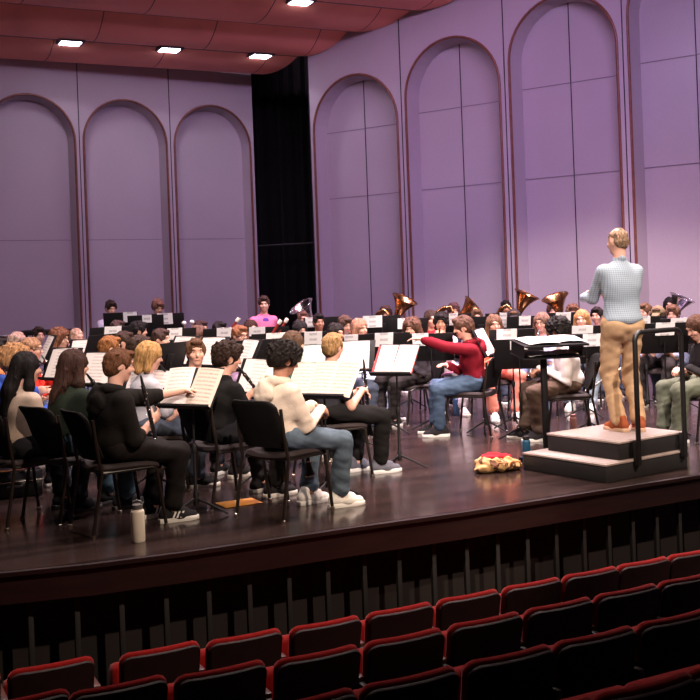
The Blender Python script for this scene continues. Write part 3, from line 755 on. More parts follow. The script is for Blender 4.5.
    T = Field((lo.x, min(lo.y, N.y-.27), z0-.16), (hi.x, hi.y, N.z+.10), vox*1.0); th = .020 if kind in ('hoodie', 'sweater', 'jacket') else .012
    T.ell(P0+V((0, -.01, .035)), (.150+th, .112+th, .10+th), .04); ww = {'hoodie': .018, 'sweater': .008, 'collar': .016, 'jacket': .014}.get(kind, .004)
    T.cone(P0+dv*.04, Cc, .128+th+ww, .124+th+ww, .04, sq=X1); T.cone(Cc, N-dv*.105, .127+th+ww*.6, .128+th, .04, sq=X1)
    T.cone(SH[0]+V((.04, 0, .0)), SH[1]-V((.04, 0, .0)), .050+th*.6, .050+th*.6, .045)
    T.cone(N-dv*.06, N+dv*.0, .078+th*.3, .062, .03)
    for i in range(2):
        r1 = .047+th; r2 = .041+th
        if sleeve > .5:
            T.cone(SH[i], EL[i], r1, r2, .045); q = EL[i].lerp(WR[i], (sleeve-.5)*2*.97); T.cone(EL[i], q, r2, .030+th*(.9 if sleeve > .9 else .8), .02)
            if kind in ('hoodie', 'sweater'): T.cone(EL[i].lerp(q, .86), q, .040+th*.6, .031+th*.5, .01)
        else: T.cone(SH[i], SH[i].lerp(EL[i], sleeve*2), r1, r2+.010, .02)
    if kind == 'hoodie':
        T.cone(N+V((-.07, .01, .0)), N+V((0, -.085, -.035)), .030, .045, .03); T.cone(N+V((.07, .01, .0)), N+V((0, -.085, -.035)), .030, .045, .03)
        T.ell(N+V((0, -.06, -.03)), (.10, .06, .05), .03)
    if kind == 'collar': T.cone(N+V((-.045, 0, .045)), N+V((0, -.052, .055)), .020, .022, .012); T.cone(N+V((.045, 0, .045)), N+V((0, -.052, .055)), .020, .022, .012)
    T.ell(N-dv*.16+V((0, -.022, 0)), (.172, .102+th*.4, .145), .06)
    if kind == 'collar': T.ell(P0+V((0, -.02, .03)), (.172, .125, .055), .03)
    if vox < .0125: T.ripple(.0022, 17, seed, (.9, .9, 1.4)); T.ripple(.0012, 42, seed+1, (.8, .8, 1.3))
    else: T.ripple(.004, 24, seed)
    if kind != 'collar': T.ell(N+V((0, .04, .080)), (.056, .064, .060), 0, 's')
    if not stand: T.plane((0, .10, z0+.01), (0, .55, -.9))
    else: T.plane((0, 0, z0-.01), (0, 0, -1))
    tm = T.mesh('top', mt)
    nm = {'hoodie': 'hoodie', 'tee': 't_shirt', 'sweater': 'sweater', 'collar': 'shirt', 'jacket': 'jacket', 'long': 'cardigan'}[kind]
    topo = inst(tm, nm, root)
    if kind == 'hoodie':
        Hd = Field((-.19, -.30, N.z-.25), (.19, .14, N.z+.13), vox); n_ = N
        for sx in (-1, 1): Hd.cone(n_+V((sx*.070, .075, -.045)), n_+V((sx*.096, .0, .012)), .018, .030, .01); Hd.cone(n_+V((sx*.096, .0, .012)), n_+V((sx*.070, -.095, .030)), .030, .034, .012); Hd.cone(n_+V((sx*.070, -.095, .030)), n_+V((0, -.135, .012)), .034, .036, .012)
        Hd.ell(n_+V((0, -.135, -.060)), (.118, .060, .085), .02); Hd.ell(n_+V((0, -.160, -.115)), (.070, .045, .050), .025)
        Hd.ell(n_+V((0, -.075, .050)), (.062, .050, .055), 0, 's'); Hd.ripple(.0028, 38, seed+9)
        inst(Hd.mesh('hood', mt), 'hood', root)
    # ---------------- trousers
    lk, lc = legs; ml = denim(lc) if lk == 'jeans' else cloth(lc); lt = .014 if lk != 'baggy' else .024
    G = Field((lo.x, lo.y, 0.03), (hi.x, hi.y, z0+.16), vox)
    G.ell(P0+V((0, -.012, .01)), (.150+lt*.4, .112+lt*.4, .115), .03)
    if stand: G.cone(P0+V((0, 0, .06)), P0+V((0, 0, -.03)), .128, .140, .04, sq=X1)
    for i in range(2):
        G.cone(HP[i], KN[i], .092+lt*.6, .060+lt, .03)
        a_ = KN[i].lerp(ank[i], .93 if stand else .87); G.cone(KN[i], a_, .060+lt, .044+lt*1.3, .02); G.cone(KN[i].lerp(ank[i], .76), a_, .045+lt, .047+lt*1.5, .015)
        if stand: G.ell(P0+V(((-1, 1)[i]*.07, -.055, -.04)), (.085, .075, .095), .03)
    G.ripple(.0038, 19, seed+3, (1, 1, 1.4)); G.ripple(.0026, 48, seed+4, (.8, .8, 1.3))
    if stand: G.plane((0, 0, z0+.10), (0, 0, 1))
    inst(G.mesh('trousers', ml), 'trousers', root)
    # ---------------- shoes
    up, so = SHOES[shoes]; mu, ms = cloth(up), mat('sole_%s' % shoes, so, .6)
    for i in range(2):
        M = Matrix.Translation((ank[i].x, ank[i].y, ank[i].z-.085)) @ Matrix.Rotation(-FD[i], 4, 'Z') @ Matrix.Scale(1.08, 4)
        sh_ = inst(SHOE[0], 'shoe', root, M=M, m=mu); inst(SHOE[1], 'sole', sh_, m=ms)
        if shoes not in ('brown', 'dark', 'tan'): inst(SHOE[2], 'laces', sh_)
        if shoes == 'stripes': inst(SHOE[3], 'stripes', sh_)
    # ---------------- head
    if hair:
        inst(hair_mesh(hair[0], .007 if vox < .011 else .011), 'hair', root, M=MH, m=hairm(hair[1]))
    if face:
        for sx in (-1, 1):
            inst(EYE, 'eye', root, M=MH @ Matrix.Translation((sx*.032, .0745, .012)))
            inst(BROW, 'eyebrow', root, M=MH @ Matrix.Translation((sx*.034, .085, .034)) @ Matrix.Rotation(-sx*.35, 4, 'Z'), m=hairm(hair[1]) if hair else None)
        inst(MOUTH, 'mouth', root, M=MH @ Matrix.Translation((0, .0915, -.056)))
    if glasses: inst(GLASSES, 'glasses', root, M=MH @ Matrix.Translation((0, .094, .010)))
    if cap:
        Cp = Field((-.12, -.14, -.02), (.12, .21, .16), .008); Cp.ell((0, -.014, .034), (.094, .113, .108), 0); Cp.plane((0, 0, .040), (0, .15, -1)); Cp.cone((0, .09, .048), (0, .150, .040), .055, .050, .01, sq=((0, 0, 1), .16))
        inst(Cp.mesh('cap', cloth(cap)), 'cap', root, M=MH)
    mw = Matrix.Translation(root.location) @ Matrix.Rotation(-psi, 4, 'Z')
    info = dict(root=root, mw=mw, ins=ins, WR=WR, f=f, psi=psi, sp=sp, MH=MH, N=N, P0=P0, s=s, px=px)
    if ins: info['iw'] = (mw @ ins[0], (mw.to_3x3() @ ins[1]).normalized())
    if not stand and chair:
        place_chair(root.location.x+f.x*.045, root.location.y+f.y*.045, -psi if cyaw is None else -math.radians(cyaw), sp)
    if inst_kind: give_instrument(inst_kind, info)
    return info
# ------------------------------------------------------------------ chairs
def make_chair():
    e = empty('band_chair'); tag(e, 'x', 'chair')
    m = MB()
    vs = []; K = 12; J = 10; W = .225; Dp = .23
    def top(u, v): return .455+.016*(abs(u)**2)-.020*max(0, (v-.55)/.45)**2-.010*max(0, (.2-v))
    for side in (0, 1):
        for i in range(K+1):
            u = -math.cos(PI*i/K)
            for j in range(J+1):
                v = .5-.5*math.cos(PI*j/J); rx = 1-.10*(2*v-1)**8; ry = 1-.10*u**8
                e_ = min(1, (1-abs(u))/.10, v/.08, (1-v)/.08); e_ = math.sqrt(max(0, 1-(1-max(e_, 0))**2))
                z = top(u, v)-.028+(.028*e_ if side == 0 else -.024*e_)
                vs.append((u*W*rx, -Dp+2*Dp*((v-.5)*ry+.5), z))
    Wn = J+1; H = (K+1)*Wn; fs = []
    for i in range(K):
        for j in range(J):
            q = (i*Wn+j, (i+1)*Wn+j, (i+1)*Wn+j+1, i*Wn+j+1); fs.append(q); fs.append(tuple(H+t for t in reversed(q)))
    m.add(vs, fs); m.build('seat', M_SEATP, e, angle=60)
    m = MB(); panel(m, .44, .50, .845, .035, -.215, .075, .045, .22, rb=.04, edge=.016, taper=.05)
    # backrest leans away from the sitter: tilt sign
    m.v = [(x, y+2*.22*(z-.50)*1.0-.22*(z-.50)*2-.06*((z-.5)/.34), z) for x, y, z in m.v]; m.build('backrest', M_CHAIRP, e, angle=60)
    for sx in (-1, 1):
        m = MB(); m.tube([(sx*.215, -.262, .78), (sx*.222, -.245, .60), (sx*.225, -.225, .47), (sx*.228, -.215, .42), (sx*.232, -.29, .015)], .0125, 8); g = m.build('leg', M_CHAIRF, e)
        b = MB(); b.lathe([(.001, 0), (.018, 0), (.018, .016), (.012, .02)], 10); b.build('foot_glide', M_FOOT, g, loc=(sx*.232, -.292, 0))
        m = MB(); m.tube([(sx*.205, -.2, .418), (sx*.21, .15, .418), (sx*.212, .185, .40), (sx*.222, .235, .015)], .0125, 8); g = m.build('leg', M_CHAIRF, e)
        b = MB(); b.lathe([(.001, 0), (.018, 0), (.018, .016), (.012, .02)], 10); b.build('foot_glide', M_FOOT, g, loc=(sx*.222, .235, 0))
    m = MB(); m.tube([(-.21, -.17, .415), (.21, -.17, .415)], .010, 6); m.tube([(-.21, .14, .415), (.21, .14, .415)], .010, 6); m.build('seat_frame', M_CHAIRF, e)
    return e
_ch = [None]
def place_chair(x, y, rz, sp, label=None):
    if _ch[0] is None: _ch[0] = make_chair(); c = _ch[0]
    else: c = copy_tree(_ch[0])
    c.location = (x, y, 0); c.rotation_euler = (0, 0, rz); c['group'] = 'black band chairs on the stage'
    c['label'] = label or 'black padded band chair under the '+sp
    return c
# ------------------------------------------------------------------ instruments (mouth end at the origin, running along +z)
def clarinet_proto():
    e = empty('clarinet'); m = MB()
    m.lathe([(.001, .0), (.006, .002), (.009, .03), (.012, .075)], 12); m.build('mouthpiece', mat('black_rubber', (.01, .01, .01), .3), e)
    m = MB(); m.lathe([(.0115, .075), (.015, .08), (.0155, .13), (.013, .135), (.0135, .30), (.0145, .32), (.0145, .54), (.017, .56)], 14); m.build('joint', M_EBONY, e)
    m = MB(); m.lathe([(.016, .555), (.018, .58), (.025, .63), (.039, .665), (.040, .668), (.036, .667), (.02, .62), (.001, .60)], 16); m.build('bell', M_EBONY, e)
    m = MB()
    for z in (.078, .135, .318, .558, .664): m.lathe([(.0165 if z < .6 else .040, z-.003), (.018 if z < .6 else .0415, z-.003), (.018 if z < .6 else .0415, z+.004), (.0165 if z < .6 else .040, z+.004)], 14)
    for i, z in enumerate((.17, .20, .225, .25, .28, .36, .39, .42, .455, .49, .52)):
        a = (.3, 2.6, 1.2, .2, 1.8, 1.3, 1.5, 1.4, .6, 2.5, 1.0)[i]; c = V((.0185*math.cos(a), .0185*math.sin(a), z)); m.ell(c, (.0085, .0085, .006), 8)
    m.tube([(.0165, .006, .16), (.0175, .006, .30)], .0016, 5); m.tube([(.006, .018, .34), (.006, .0185, .53)], .0016, 5); m.tube([(-.017, .004, .35), (-.0175, .004, .54)], .0016, 5)
    m.build('keywork', M_SILVER, e); return e
def flute_proto():
    e = empty('flute'); m = MB(); m.lathe([(.001, 0), (.0105, .002), (.0105, .668), (.001, .67)], 12); m.ell((0, -.004, .07), (.009, .010, .013), 8); m.build('tube', M_SILVER, e)
    m = MB()
    for i in range(13): m.lathe([(.001, .004), (.008, .004), (.008, 0), (.001, 0)], 10, M=Matrix.Translation((0, -.011, .24+.031*i)) @ Matrix.Rotation(PI/2, 4, 'X'))
    m.tube([(.006, -.013, .22), (.006, -.013, .64)], .002, 5); m.build('keywork', M_SILVER, e); return e
def bell_prof(r0, r1, L, n=14, p=3.2, flip=True):
    out = []
    for i in range(n+1): t = i/n; out.append((r0+(r1-r0)*(.25*t+.75*t**p), L*t))
    out += [(r*.97-.0015, z-.001) for r, z in reversed(out)]
    return out
def trumpet_proto():
    e = empty('trumpet'); m = MB()
    m.lathe([(.001, 0), (.013, .0), (.008, .012), (.004, .04), (.005, .09)], 10); m.build('mouthpiece', M_SILVER, e)
    m = MB(); m.tube([(0, 0, .08), (0, 0, .36), (0, -.016, .40), (0, -.045, .41), (0, -.062, .39), (0, -.066, .34), (0, -.066, .18)], .0062, 8)
    m.tube([(0, -.066, .18), (0, -.062, .11), (0, -.04, .07), (.03, -.03, .065), (.034, -.01, .09), (.034, 0, .13)], .0065, 8); m.build('tubing', M_GOLD, e)
    m = MB(); m.lathe(bell_prof(.0065, .062, .37), 20, M=Matrix.Translation((.034, 0, .12))); m.build('bell', M_GOLD, e)
    for i in range(3):
        m = MB(); m.tube([(.017, -.10, .19+.03*i), (.017, .035, .19+.03*i)], .011, 10); m.tube([(.017, .035, .19+.03*i), (.017, .055, .19+.03*i)], .004, 6); m.lathe([(.001, .003), (.009, .003), (.009, 0), (.001, 0)], 10, M=Matrix.Translation((.017, .055, .19+.03*i)) @ Matrix.Rotation(-PI/2, 4, 'X')); m.build('valve', M_GOLD, e)
    return e
def sax_proto():
    e = empty('saxophone'); m = MB()
    m.lathe([(.001, 0), (.007, .003), (.011, .05), (.012, .08)], 10); m.build('mouthpiece', mat('black_rubber', (.01, .01, .01), .3), e)
    pts = [(0, 0, .07), (0, .0, .12), (0, .01, .16), (0, .015, .20), (0, .015, .60), (0, .03, .66), (0, .075, .69), (0, .12, .66), (0, .135, .60), (0, .15, .44)]
    m = MB(); m.tube(pts, [.010, .011, .012, .014, .030, .034, .038, .042, .046, .055], 14, caps=False); m.build('body_tube', M_GOLD, e)
    m = MB(); m.lathe([(.055, 0), (.060, .03), (.078, .065), (.080, .067), (.074, .066), (.05, 0)], 18, M=frame((0, .15, .44), (0, .09, -1), (1, 0, 0))); m.build('bell', M_GOLD, e)
    m = MB()
    for i in range(9): m.ell((.016+.0016*i, -.002-.0014*i, .26+.036*i), (.012, .006, .012), 8)
    m.tube([(.03, .0, .24), (.045, .01, .60)], .003, 5); m.build('keywork', M_GOLD, e); return e
def tuba_proto(mt):
    """bell rim centre at the origin, opening along +z, tubing below"""
    e = empty('tuba'); m = MB(); m.lathe([(r, z-.34) for r, z in bell_prof(.045, .20, .34, 14, 2.6)], 28); m.lathe([(.198, -.004), (.204, -.002), (.204, .004), (.198, .005)], 28); m.build('bell', mt, e)
    m = MB(); R_ = .135
    m.tube([(0, 0, -.33), (0, 0, -.55), (.02, 0, -.68), (.10, 0, -.76), (.20, 0, -.76), (.27, 0, -.68), (.285, 0, -.55), (.27, 0, -.36), (.21, .02, -.27), (.13, .06, -.30), (.10, .07, -.42)], [.046, .060, .070, .066, .058, .052, .046, .040, .034, .028, .024], 14)
    m.tube([(.10, .07, -.42), (.09, .08, -.60), (.15, .09, -.66), (.21, .08, -.60), (.22, .07, -.45), (.18, .07, -.36)], .017, 8)
    m.tube([(.16, .09, -.40), (.05, .12, -.38), (-.02, .13, -.42), (-.06, .14, -.36)], .009, 8); m.build('tubing', mt, e)
    for i in range(3):
        v = MB(); v.tube([(.115+.042*i, .115, -.60), (.115+.042*i, .115, -.42)], .019, 10); v.tube([(.115+.042*i, .115, -.42), (.115+.042*i, .115, -.395)], .006, 6); v.build('valve', mt, e)
    return e
def bassoon_proto():
    """ivory ring at the top (origin), joints run down along -z"""
    e = empty('bassoon'); m = MB(); m.tube([(0, 0, -.05), (0, 0, -.42), (0, 0, -.90)], [.018, .020, .024], 12); m.tube([(.045, 0, -.62), (.045, 0, -.92)], [.015, .02], 10); m.tube([(.022, 0, -.88), (.022, 0, -1.22)], .034, 12); m.build('joint', M_BASSOON, e)
    m = MB(); m.lathe([(.010, 0), (.024, .0), (.025, -.05), (.019, -.06)], 14); m.build('ivory_ring', M_IVORY, e)
    m = MB(); m.tube([(.045, 0, -.62), (.045, .02, -.56), (.03, .10, -.52), (.02, .22, -.56)], .003, 6)
    for i in range(8): m.ell((-.02, .012, -.30-.1*i), (.009, .007, .012), 8)
    m.build('keywork', M_SILVER, e); return e
PROTO = {}
def get_inst(kind):
    mk = {'clarinet': clarinet_proto, 'flute': flute_proto, 'trumpet': trumpet_proto, 'saxophone': sax_proto, 'tuba': lambda: tuba_proto(M_GOLD), 'silver_tuba': lambda: tuba_proto(M_SILVER), 'bassoon': bassoon_proto}
    if kind not in PROTO: PROTO[kind] = mk[kind](); return PROTO[kind]
    return copy_tree(PROTO[kind])
LOOK = {'clarinet': 'black clarinet with silver keys', 'flute': 'silver flute', 'trumpet': 'brass trumpet', 'saxophone': 'brass saxophone', 'tuba': 'brass tuba', 'silver_tuba': 'silver tuba', 'bassoon': 'maroon bassoon'}
def put_inst(kind, org, zd, yd, label):
    e = get_inst(kind); e.matrix_world = frame(org, zd, yd); tag(e, label, kind.replace('silver_', ''), kind.replace('silver_', '')+'s of the band'); return e
def give_instrument(kind, I):
    if 'iw' in I: o, d = I['iw']
    else:
        o = I['mw'] @ V((.0, .28, 1.05)); d = (I['mw'].to_3x3() @ V((.12, .10, -.98))).normalized()
    put_inst(kind, o, d, (V((0, 0, 1)) if kind in ('trumpet',) else -I['f']) if kind != 'flute' else V((0, 0, -1)), '%s held by the %s' % (LOOK[kind], I['sp']))
# ------------------------------------------------------------------ music stands
def desk_mesh(mb, w, h, lip=.05):
    """desk plate: local x across, z up the plate, +y faces the reader; bottom edge at z=0"""
    mb.box((0, 0, h/2), (w, .006, h), bev=.002); mb.box((0, .024, 0), (w, .050, .005), bev=.001); mb.box((0, .048, .006), (w, .003, .016)); mb.box((0, -.008, h*.45), (.10, .014, .14), bev=.004)
def music_stand(px, py, s, yaw, label, tilt=22, w=.50, h=.33, dtilt=None, legrot=0.3):
    """desk centre at (px,py); yaw: the way the READER looks (like a person)"""
    c = at(px, s, py=py); psi = math.radians(yaw); e = empty('music_stand', (c.x, c.y, 0), -psi); tag(e, label, 'music stand', 'black music stands on the stage')
    t = math.radians(tilt); hz = c.z-h/2*math.cos(t)
    # local: the reader stands at -y looking to +y, so the plate faces -y
    R = Matrix.Rotation(PI, 4, 'Z')
    M = Matrix.Translation((0, -h/2*math.sin(t)*1.0, hz)) @ Matrix.Rotation(-t, 4, 'X') @ R
    m = MB(); desk_mesh(m, w, h); d = m.build('desk', M_STAND, e); d.matrix_local = M
    m = MB(); m.tube([(0, .012, .07), (0, .012, .15), (0, .012, .16), (0, .012, hz*.62)], [.02, .02, .0125, .0125], 10); m.tube([(0, .012, hz*.60), (0, .012, hz+h*.42*math.cos(t))], .008, 8); m.build('pole', M_STAND, e)
    m = MB(); m.lathe([(.013, -.03), (.019, -.03), (.019, .02), (.013, .03)], 12, M=Matrix.Translation((0, .012, hz*.62))); m.build('collar', M_STAND, e)
    for i in range(3):
        a = legrot+2*PI*i/3; m = MB(); m.tube([(.012*math.cos(a), .012+.012*math.sin(a), .115), (.10*math.cos(a), .012+.10*math.sin(a), .080), (.25*math.cos(a), .012+.25*math.sin(a), .012)], [.011, .010, .008], 6); m.build('leg', M_STAND, e)
    mw = Matrix.Translation((c.x, c.y, 0)) @ Matrix.Rotation(-psi, 4, 'Z') @ M
    return dict(e=e, M=mw, w=w, h=h, c=c, s=s)
def curved_sheet(w, h, th=.0012, bow=.012):
    m = MB(); K = 8; vs = []
    for sd in (0, 1):
        for i in range(K+1):
            x = -w/2+w*i/K; y = bow*(1-(2*x/w)**2)+sd*th
            vs += [(x, y, -h/2), (x, y, h/2)]
    H = 2*(K+1); fs = []
    for i in range(K):
        fs += [(2*i, 2*i+2, 2*i+3, 2*i+1), (H+2*i, H+2*i+1, H+2*i+3, H+2*i+2), (2*i, H+2*i, H+2*i+2, 2*i+2), (2*i+1, 2*i+3, H+2*i+3, H+2*i+1)]
    fs += [(0, 1, H+1, H), (H-2, 2*H-2, 2*H-1, H-1)]
    m.add(vs, fs); return m
_sheet = {}
def sheet(stand, x, z, label, w=.225, h=.30, front=True, rot=0, mt=None, name='sheet_music', cat='sheet music', bow=.010, off=0.0, group='sheets on the music stands'):
    """paper against the desk; front = reader's side, else hung over the back"""
    key = (w, h, bow)
    if key not in _sheet: _sheet[key] = curved_sheet(w, h, bow=bow).mesh('sheet', M_SHEET)
    o = inst(_sheet[key], name, m=mt or (M_SHEET if front else M_NOTICE))
    y = .0045+off if front else -.018-off
    M = stand['M'] @ Matrix.Translation((x, y, z)) @ Matrix.Rotation(math.radians(rot), 4, 'Y')
    if not front: M = M @ Matrix.Rotation(PI, 4, 'Z')
    o.matrix_world = M; tag(o, label, cat, group); return o
# ------------------------------------------------------------------ the cast
BR, DB, BK, BL, RD, LB, GY = (.085, .040, .022), (.030, .016, .012), (.006, .004, .004), (.42, .24, .10), (.33, .10, .035), (.20, .10, .05), (.33, .24, .17)
C = {}
def yaw_to(px, s):                                                     # towards the conductor
    a = at(px, s, 1.2); c = at(622, 118, 1.2); d = c-a; return math.degrees(math.atan2(d.x, d.y))
# ---- nearest row, left to right
C['green'] = person('girl in the dark green sweater', 75, 372, 135, 40, 'seated girl in a dark green sweater, brown hair past her shoulders, back to us', ('shoulder', (.045, .018, .012)), ('sweater', (.018, .024, .016)), ('jeans', (.05, .09, .12)), 'dark', pose='clar', lean=8, hyaw=12, vox=.010, inst_kind='clarinet')
C['beige'] = person('girl in the beige cardigan', 27, 374, 136, 42, 'seated girl in a beige cardigan with very long straight black hair', ('verylong', (.010, .007, .007)), ('long', (.50, .38, .31)), ('trousers', (.02, .02, .025)), 'dark', pose='lap', lean=8, hyaw=12, vox=.010)
C['black'] = person('boy in the black hoodie', 119, 359, 143, 56, 'seated boy in a black hoodie reaching towards the sheet music with his left hand', ('short', (.13, .050, .022)), ('hoodie', (.011, .009, .008)), ('jeans', (.014, .011, .011)), 'stripes', lean=5, hyaw=8, hpitch=12, vox=.0085, sleeve=.66,
    hands=((.08, .55, .91), (.06, .27, .71), (.25, 1, -.05), (-.35, .75, .45), (.2, 0, -1), (-.8, -.2, .2), .8), feet=((-.11, .33, .085), (.13, .37, .085)))
C['blond'] = person('blond clarinettist behind the black hoodie', 150, 357, 122, 58, 'seated clarinet player with chin-length blond hair behind the boy in the black hoodie', ('bob', (.50, .27, .10)), ('tee', (.42, .40, .44)), ('jeans', (.06, .07, .10)), 'black', pose='clar', hyaw=8, hpitch=14, sleeve=.4, vox=.011, inst_kind='clarinet')
C['looking'] = person('boy looking back at us', 196, 356, 118, 35, 'seated boy with short brown hair turning his face towards the audience', ('short', (.11, .05, .025)), ('tee', (.025, .020, .022)), ('jeans', (.03, .03, .04)), 'black', pose='lap', hyaw=128, hpitch=4, vox=.009)
C['tee'] = person('boy in the black T-shirt', 228, 357, 130, 50, 'seated boy in a black T-shirt with dark curly hair seen from behind', ('curly', (.030, .014, .010)), ('tee', (.009, .008, .008)), ('trousers', (.012, .011, .012)), 'black', pose='clar', hyaw=22, hpitch=16, sleeve=.30, vox=.0095, inst_kind='clarinet', lean=8)
C['white'] = person('boy in the off-white hoodie', 285, 357, 138, 58, 'seated boy in an off-white hoodie and blue jeans with dark curly hair', ('curlymop', (.012, .007, .006)), ('hoodie', (.66, .54, .44)), ('jeans', (.10, .135, .175)), 'white', pose='lap', hands=((-.04, .30, .74), (.05, .33, .71), (.5, .8, -.2), (-.6, .7, -.2), (.5, .1, -.8), (-.6, .1, -.7), 1.0), lean=4, hyaw=10, hpitch=24, skin='tan', vox=.0085, cyaw=40, feet=((-.14, .30, .085), (.12, .42, .085)))
C['grey'] = person('boy in the charcoal T-shirt', 333, 345, 117, 62, 'seated boy in a charcoal T-shirt and black trousers with short blond hair', ('short', (.34, .19, .08)), ('tee', (.022, .021, .026)), ('trousers', (.008, .007, .007)), 'grey', lean=5, hyaw=-25, hpitch=6, vox=.009, sleeve=.30,
    hands=((-.03, .30, .70), (.06, .30, .72), (.6, .75, -.1), (-.7, .7, .0), (.4, 0, -.9), (-.6, .1, -.7), 1.1), feet=((-.10, .30, .085), (.12, .42, .085)))
# ---- left cluster behind
C['blue'] = person('curly blond in the blue hoodie', 15, 354, 121, 50, 'seated person with curly blond hair in a bright blue hoodie at the left edge', ('curlymop', (.40, .20, .09)), ('hoodie', (.035, .075, .34)), ('jeans', (.05, .05, .07)), 'black', pose='clar', hpitch=12, vox=.011, face=False)
C['edge'] = person('dark-haired player cut by the left edge', -4, 345, 104, 60, 'dark-haired player half outside the left edge in an orange top', ('short', BK), ('sweater', (.45, .16, .06)), ('jeans', (.04, .04, .05)), 'black', pose='clar', vox=.013)
C['red'] = person('glasses wearer in the red jumper', 32, 348, 100, 82, 'seated player with light brown hair, glasses and a bright red jumper', ('tail', (.34, .18, .10)), ('sweater', (.55, .03, .02)), ('jeans', (.10, .12, .2)), 'white', pose='clar', hyaw=6, glasses=True, vox=.012, inst_kind='clarinet', hpitch=6)
C['braid'] = person('pale blond with a braid', 18, 342, 84, 70, 'player with pale pinkish blond braided hair, back to us', ('tail', (.52, .34, .27)), ('sweater', (.2, .16, .2)), pose='lap', vox=.013)
C['dimfar'] = person('dark-haired boy in front of the long black table', 39, 336, 72, 95, 'dark-haired boy in dim purple light in front of the long black table', ('short', DB), ('tee', (.10, .08, .13)), pose='lap', vox=.014, hyaw=50)
C['curlyglasses'] = person('curly-haired player in glasses', 60, 335, 90, 88, 'player with shoulder-length curly brown hair and glasses, in profile', ('longcurly', (.16, .060, .032)), ('sweater', (.02, .02, .03)), ('jeans', (.04, .05, .08)), 'black', pose='clar', hyaw=22, glasses=True, vox=.012, inst_kind='clarinet')
C['flutist'] = person('flute player with cropped hair', 77, 340, 80, 104, 'flute player with very short fair hair, flute held out to the side', ('crop', (.45, .28, .20)), ('tee', (.25, .2, .28)), pose='flute', vox=.013, inst_kind='flute', hyaw=25)
# percussion at the very back
C['perc1'] = person('percussionist in the light shirt', 111, 308, 66, 148, 'standing dark-haired percussionist in a light shirt, left of the two at the rear wall', ('short', DB), ('tee', (.45, .42, .55)), ('trousers', (.03, .03, .04)), 'black', stand=True, pose='lap', vox=.013, hpitch=22, k=.93)
C['perc2'] = person('percussionist in the dark shirt', 158, 307, 67, 152, 'brown-haired percussionist in a dark shirt looking down, right of two at the rear', ('shaggy', (.17, .08, .06)), ('tee', (.025, .035, .05)), ('trousers', (.03, .03, .04)), 'black', stand=True, pose='lap', vox=.013, hpitch=30, k=.93)
C['pink'] = person('percussionist in the pink T-shirt', 264, 304, 69, 155, 'standing percussionist in a pink T-shirt in front of the dark opening', ('short', (.05, .025, .02)), ('tee', (.62, .16, .30)), ('trousers', (.04, .04, .06)), 'black', stand=True, pose='down', vox=.011, hpitch=10, hyaw=20, sleeve=.45, k=.95)
pm = MB(); pm.ell((0, 0, 0), (.050, .010, .045), 14); o = pm.build('shirt_print', cloth((.12, .05, .30)), C['pink']['root']); o.location = C['pink']['P0']+V((0, .118, .27))
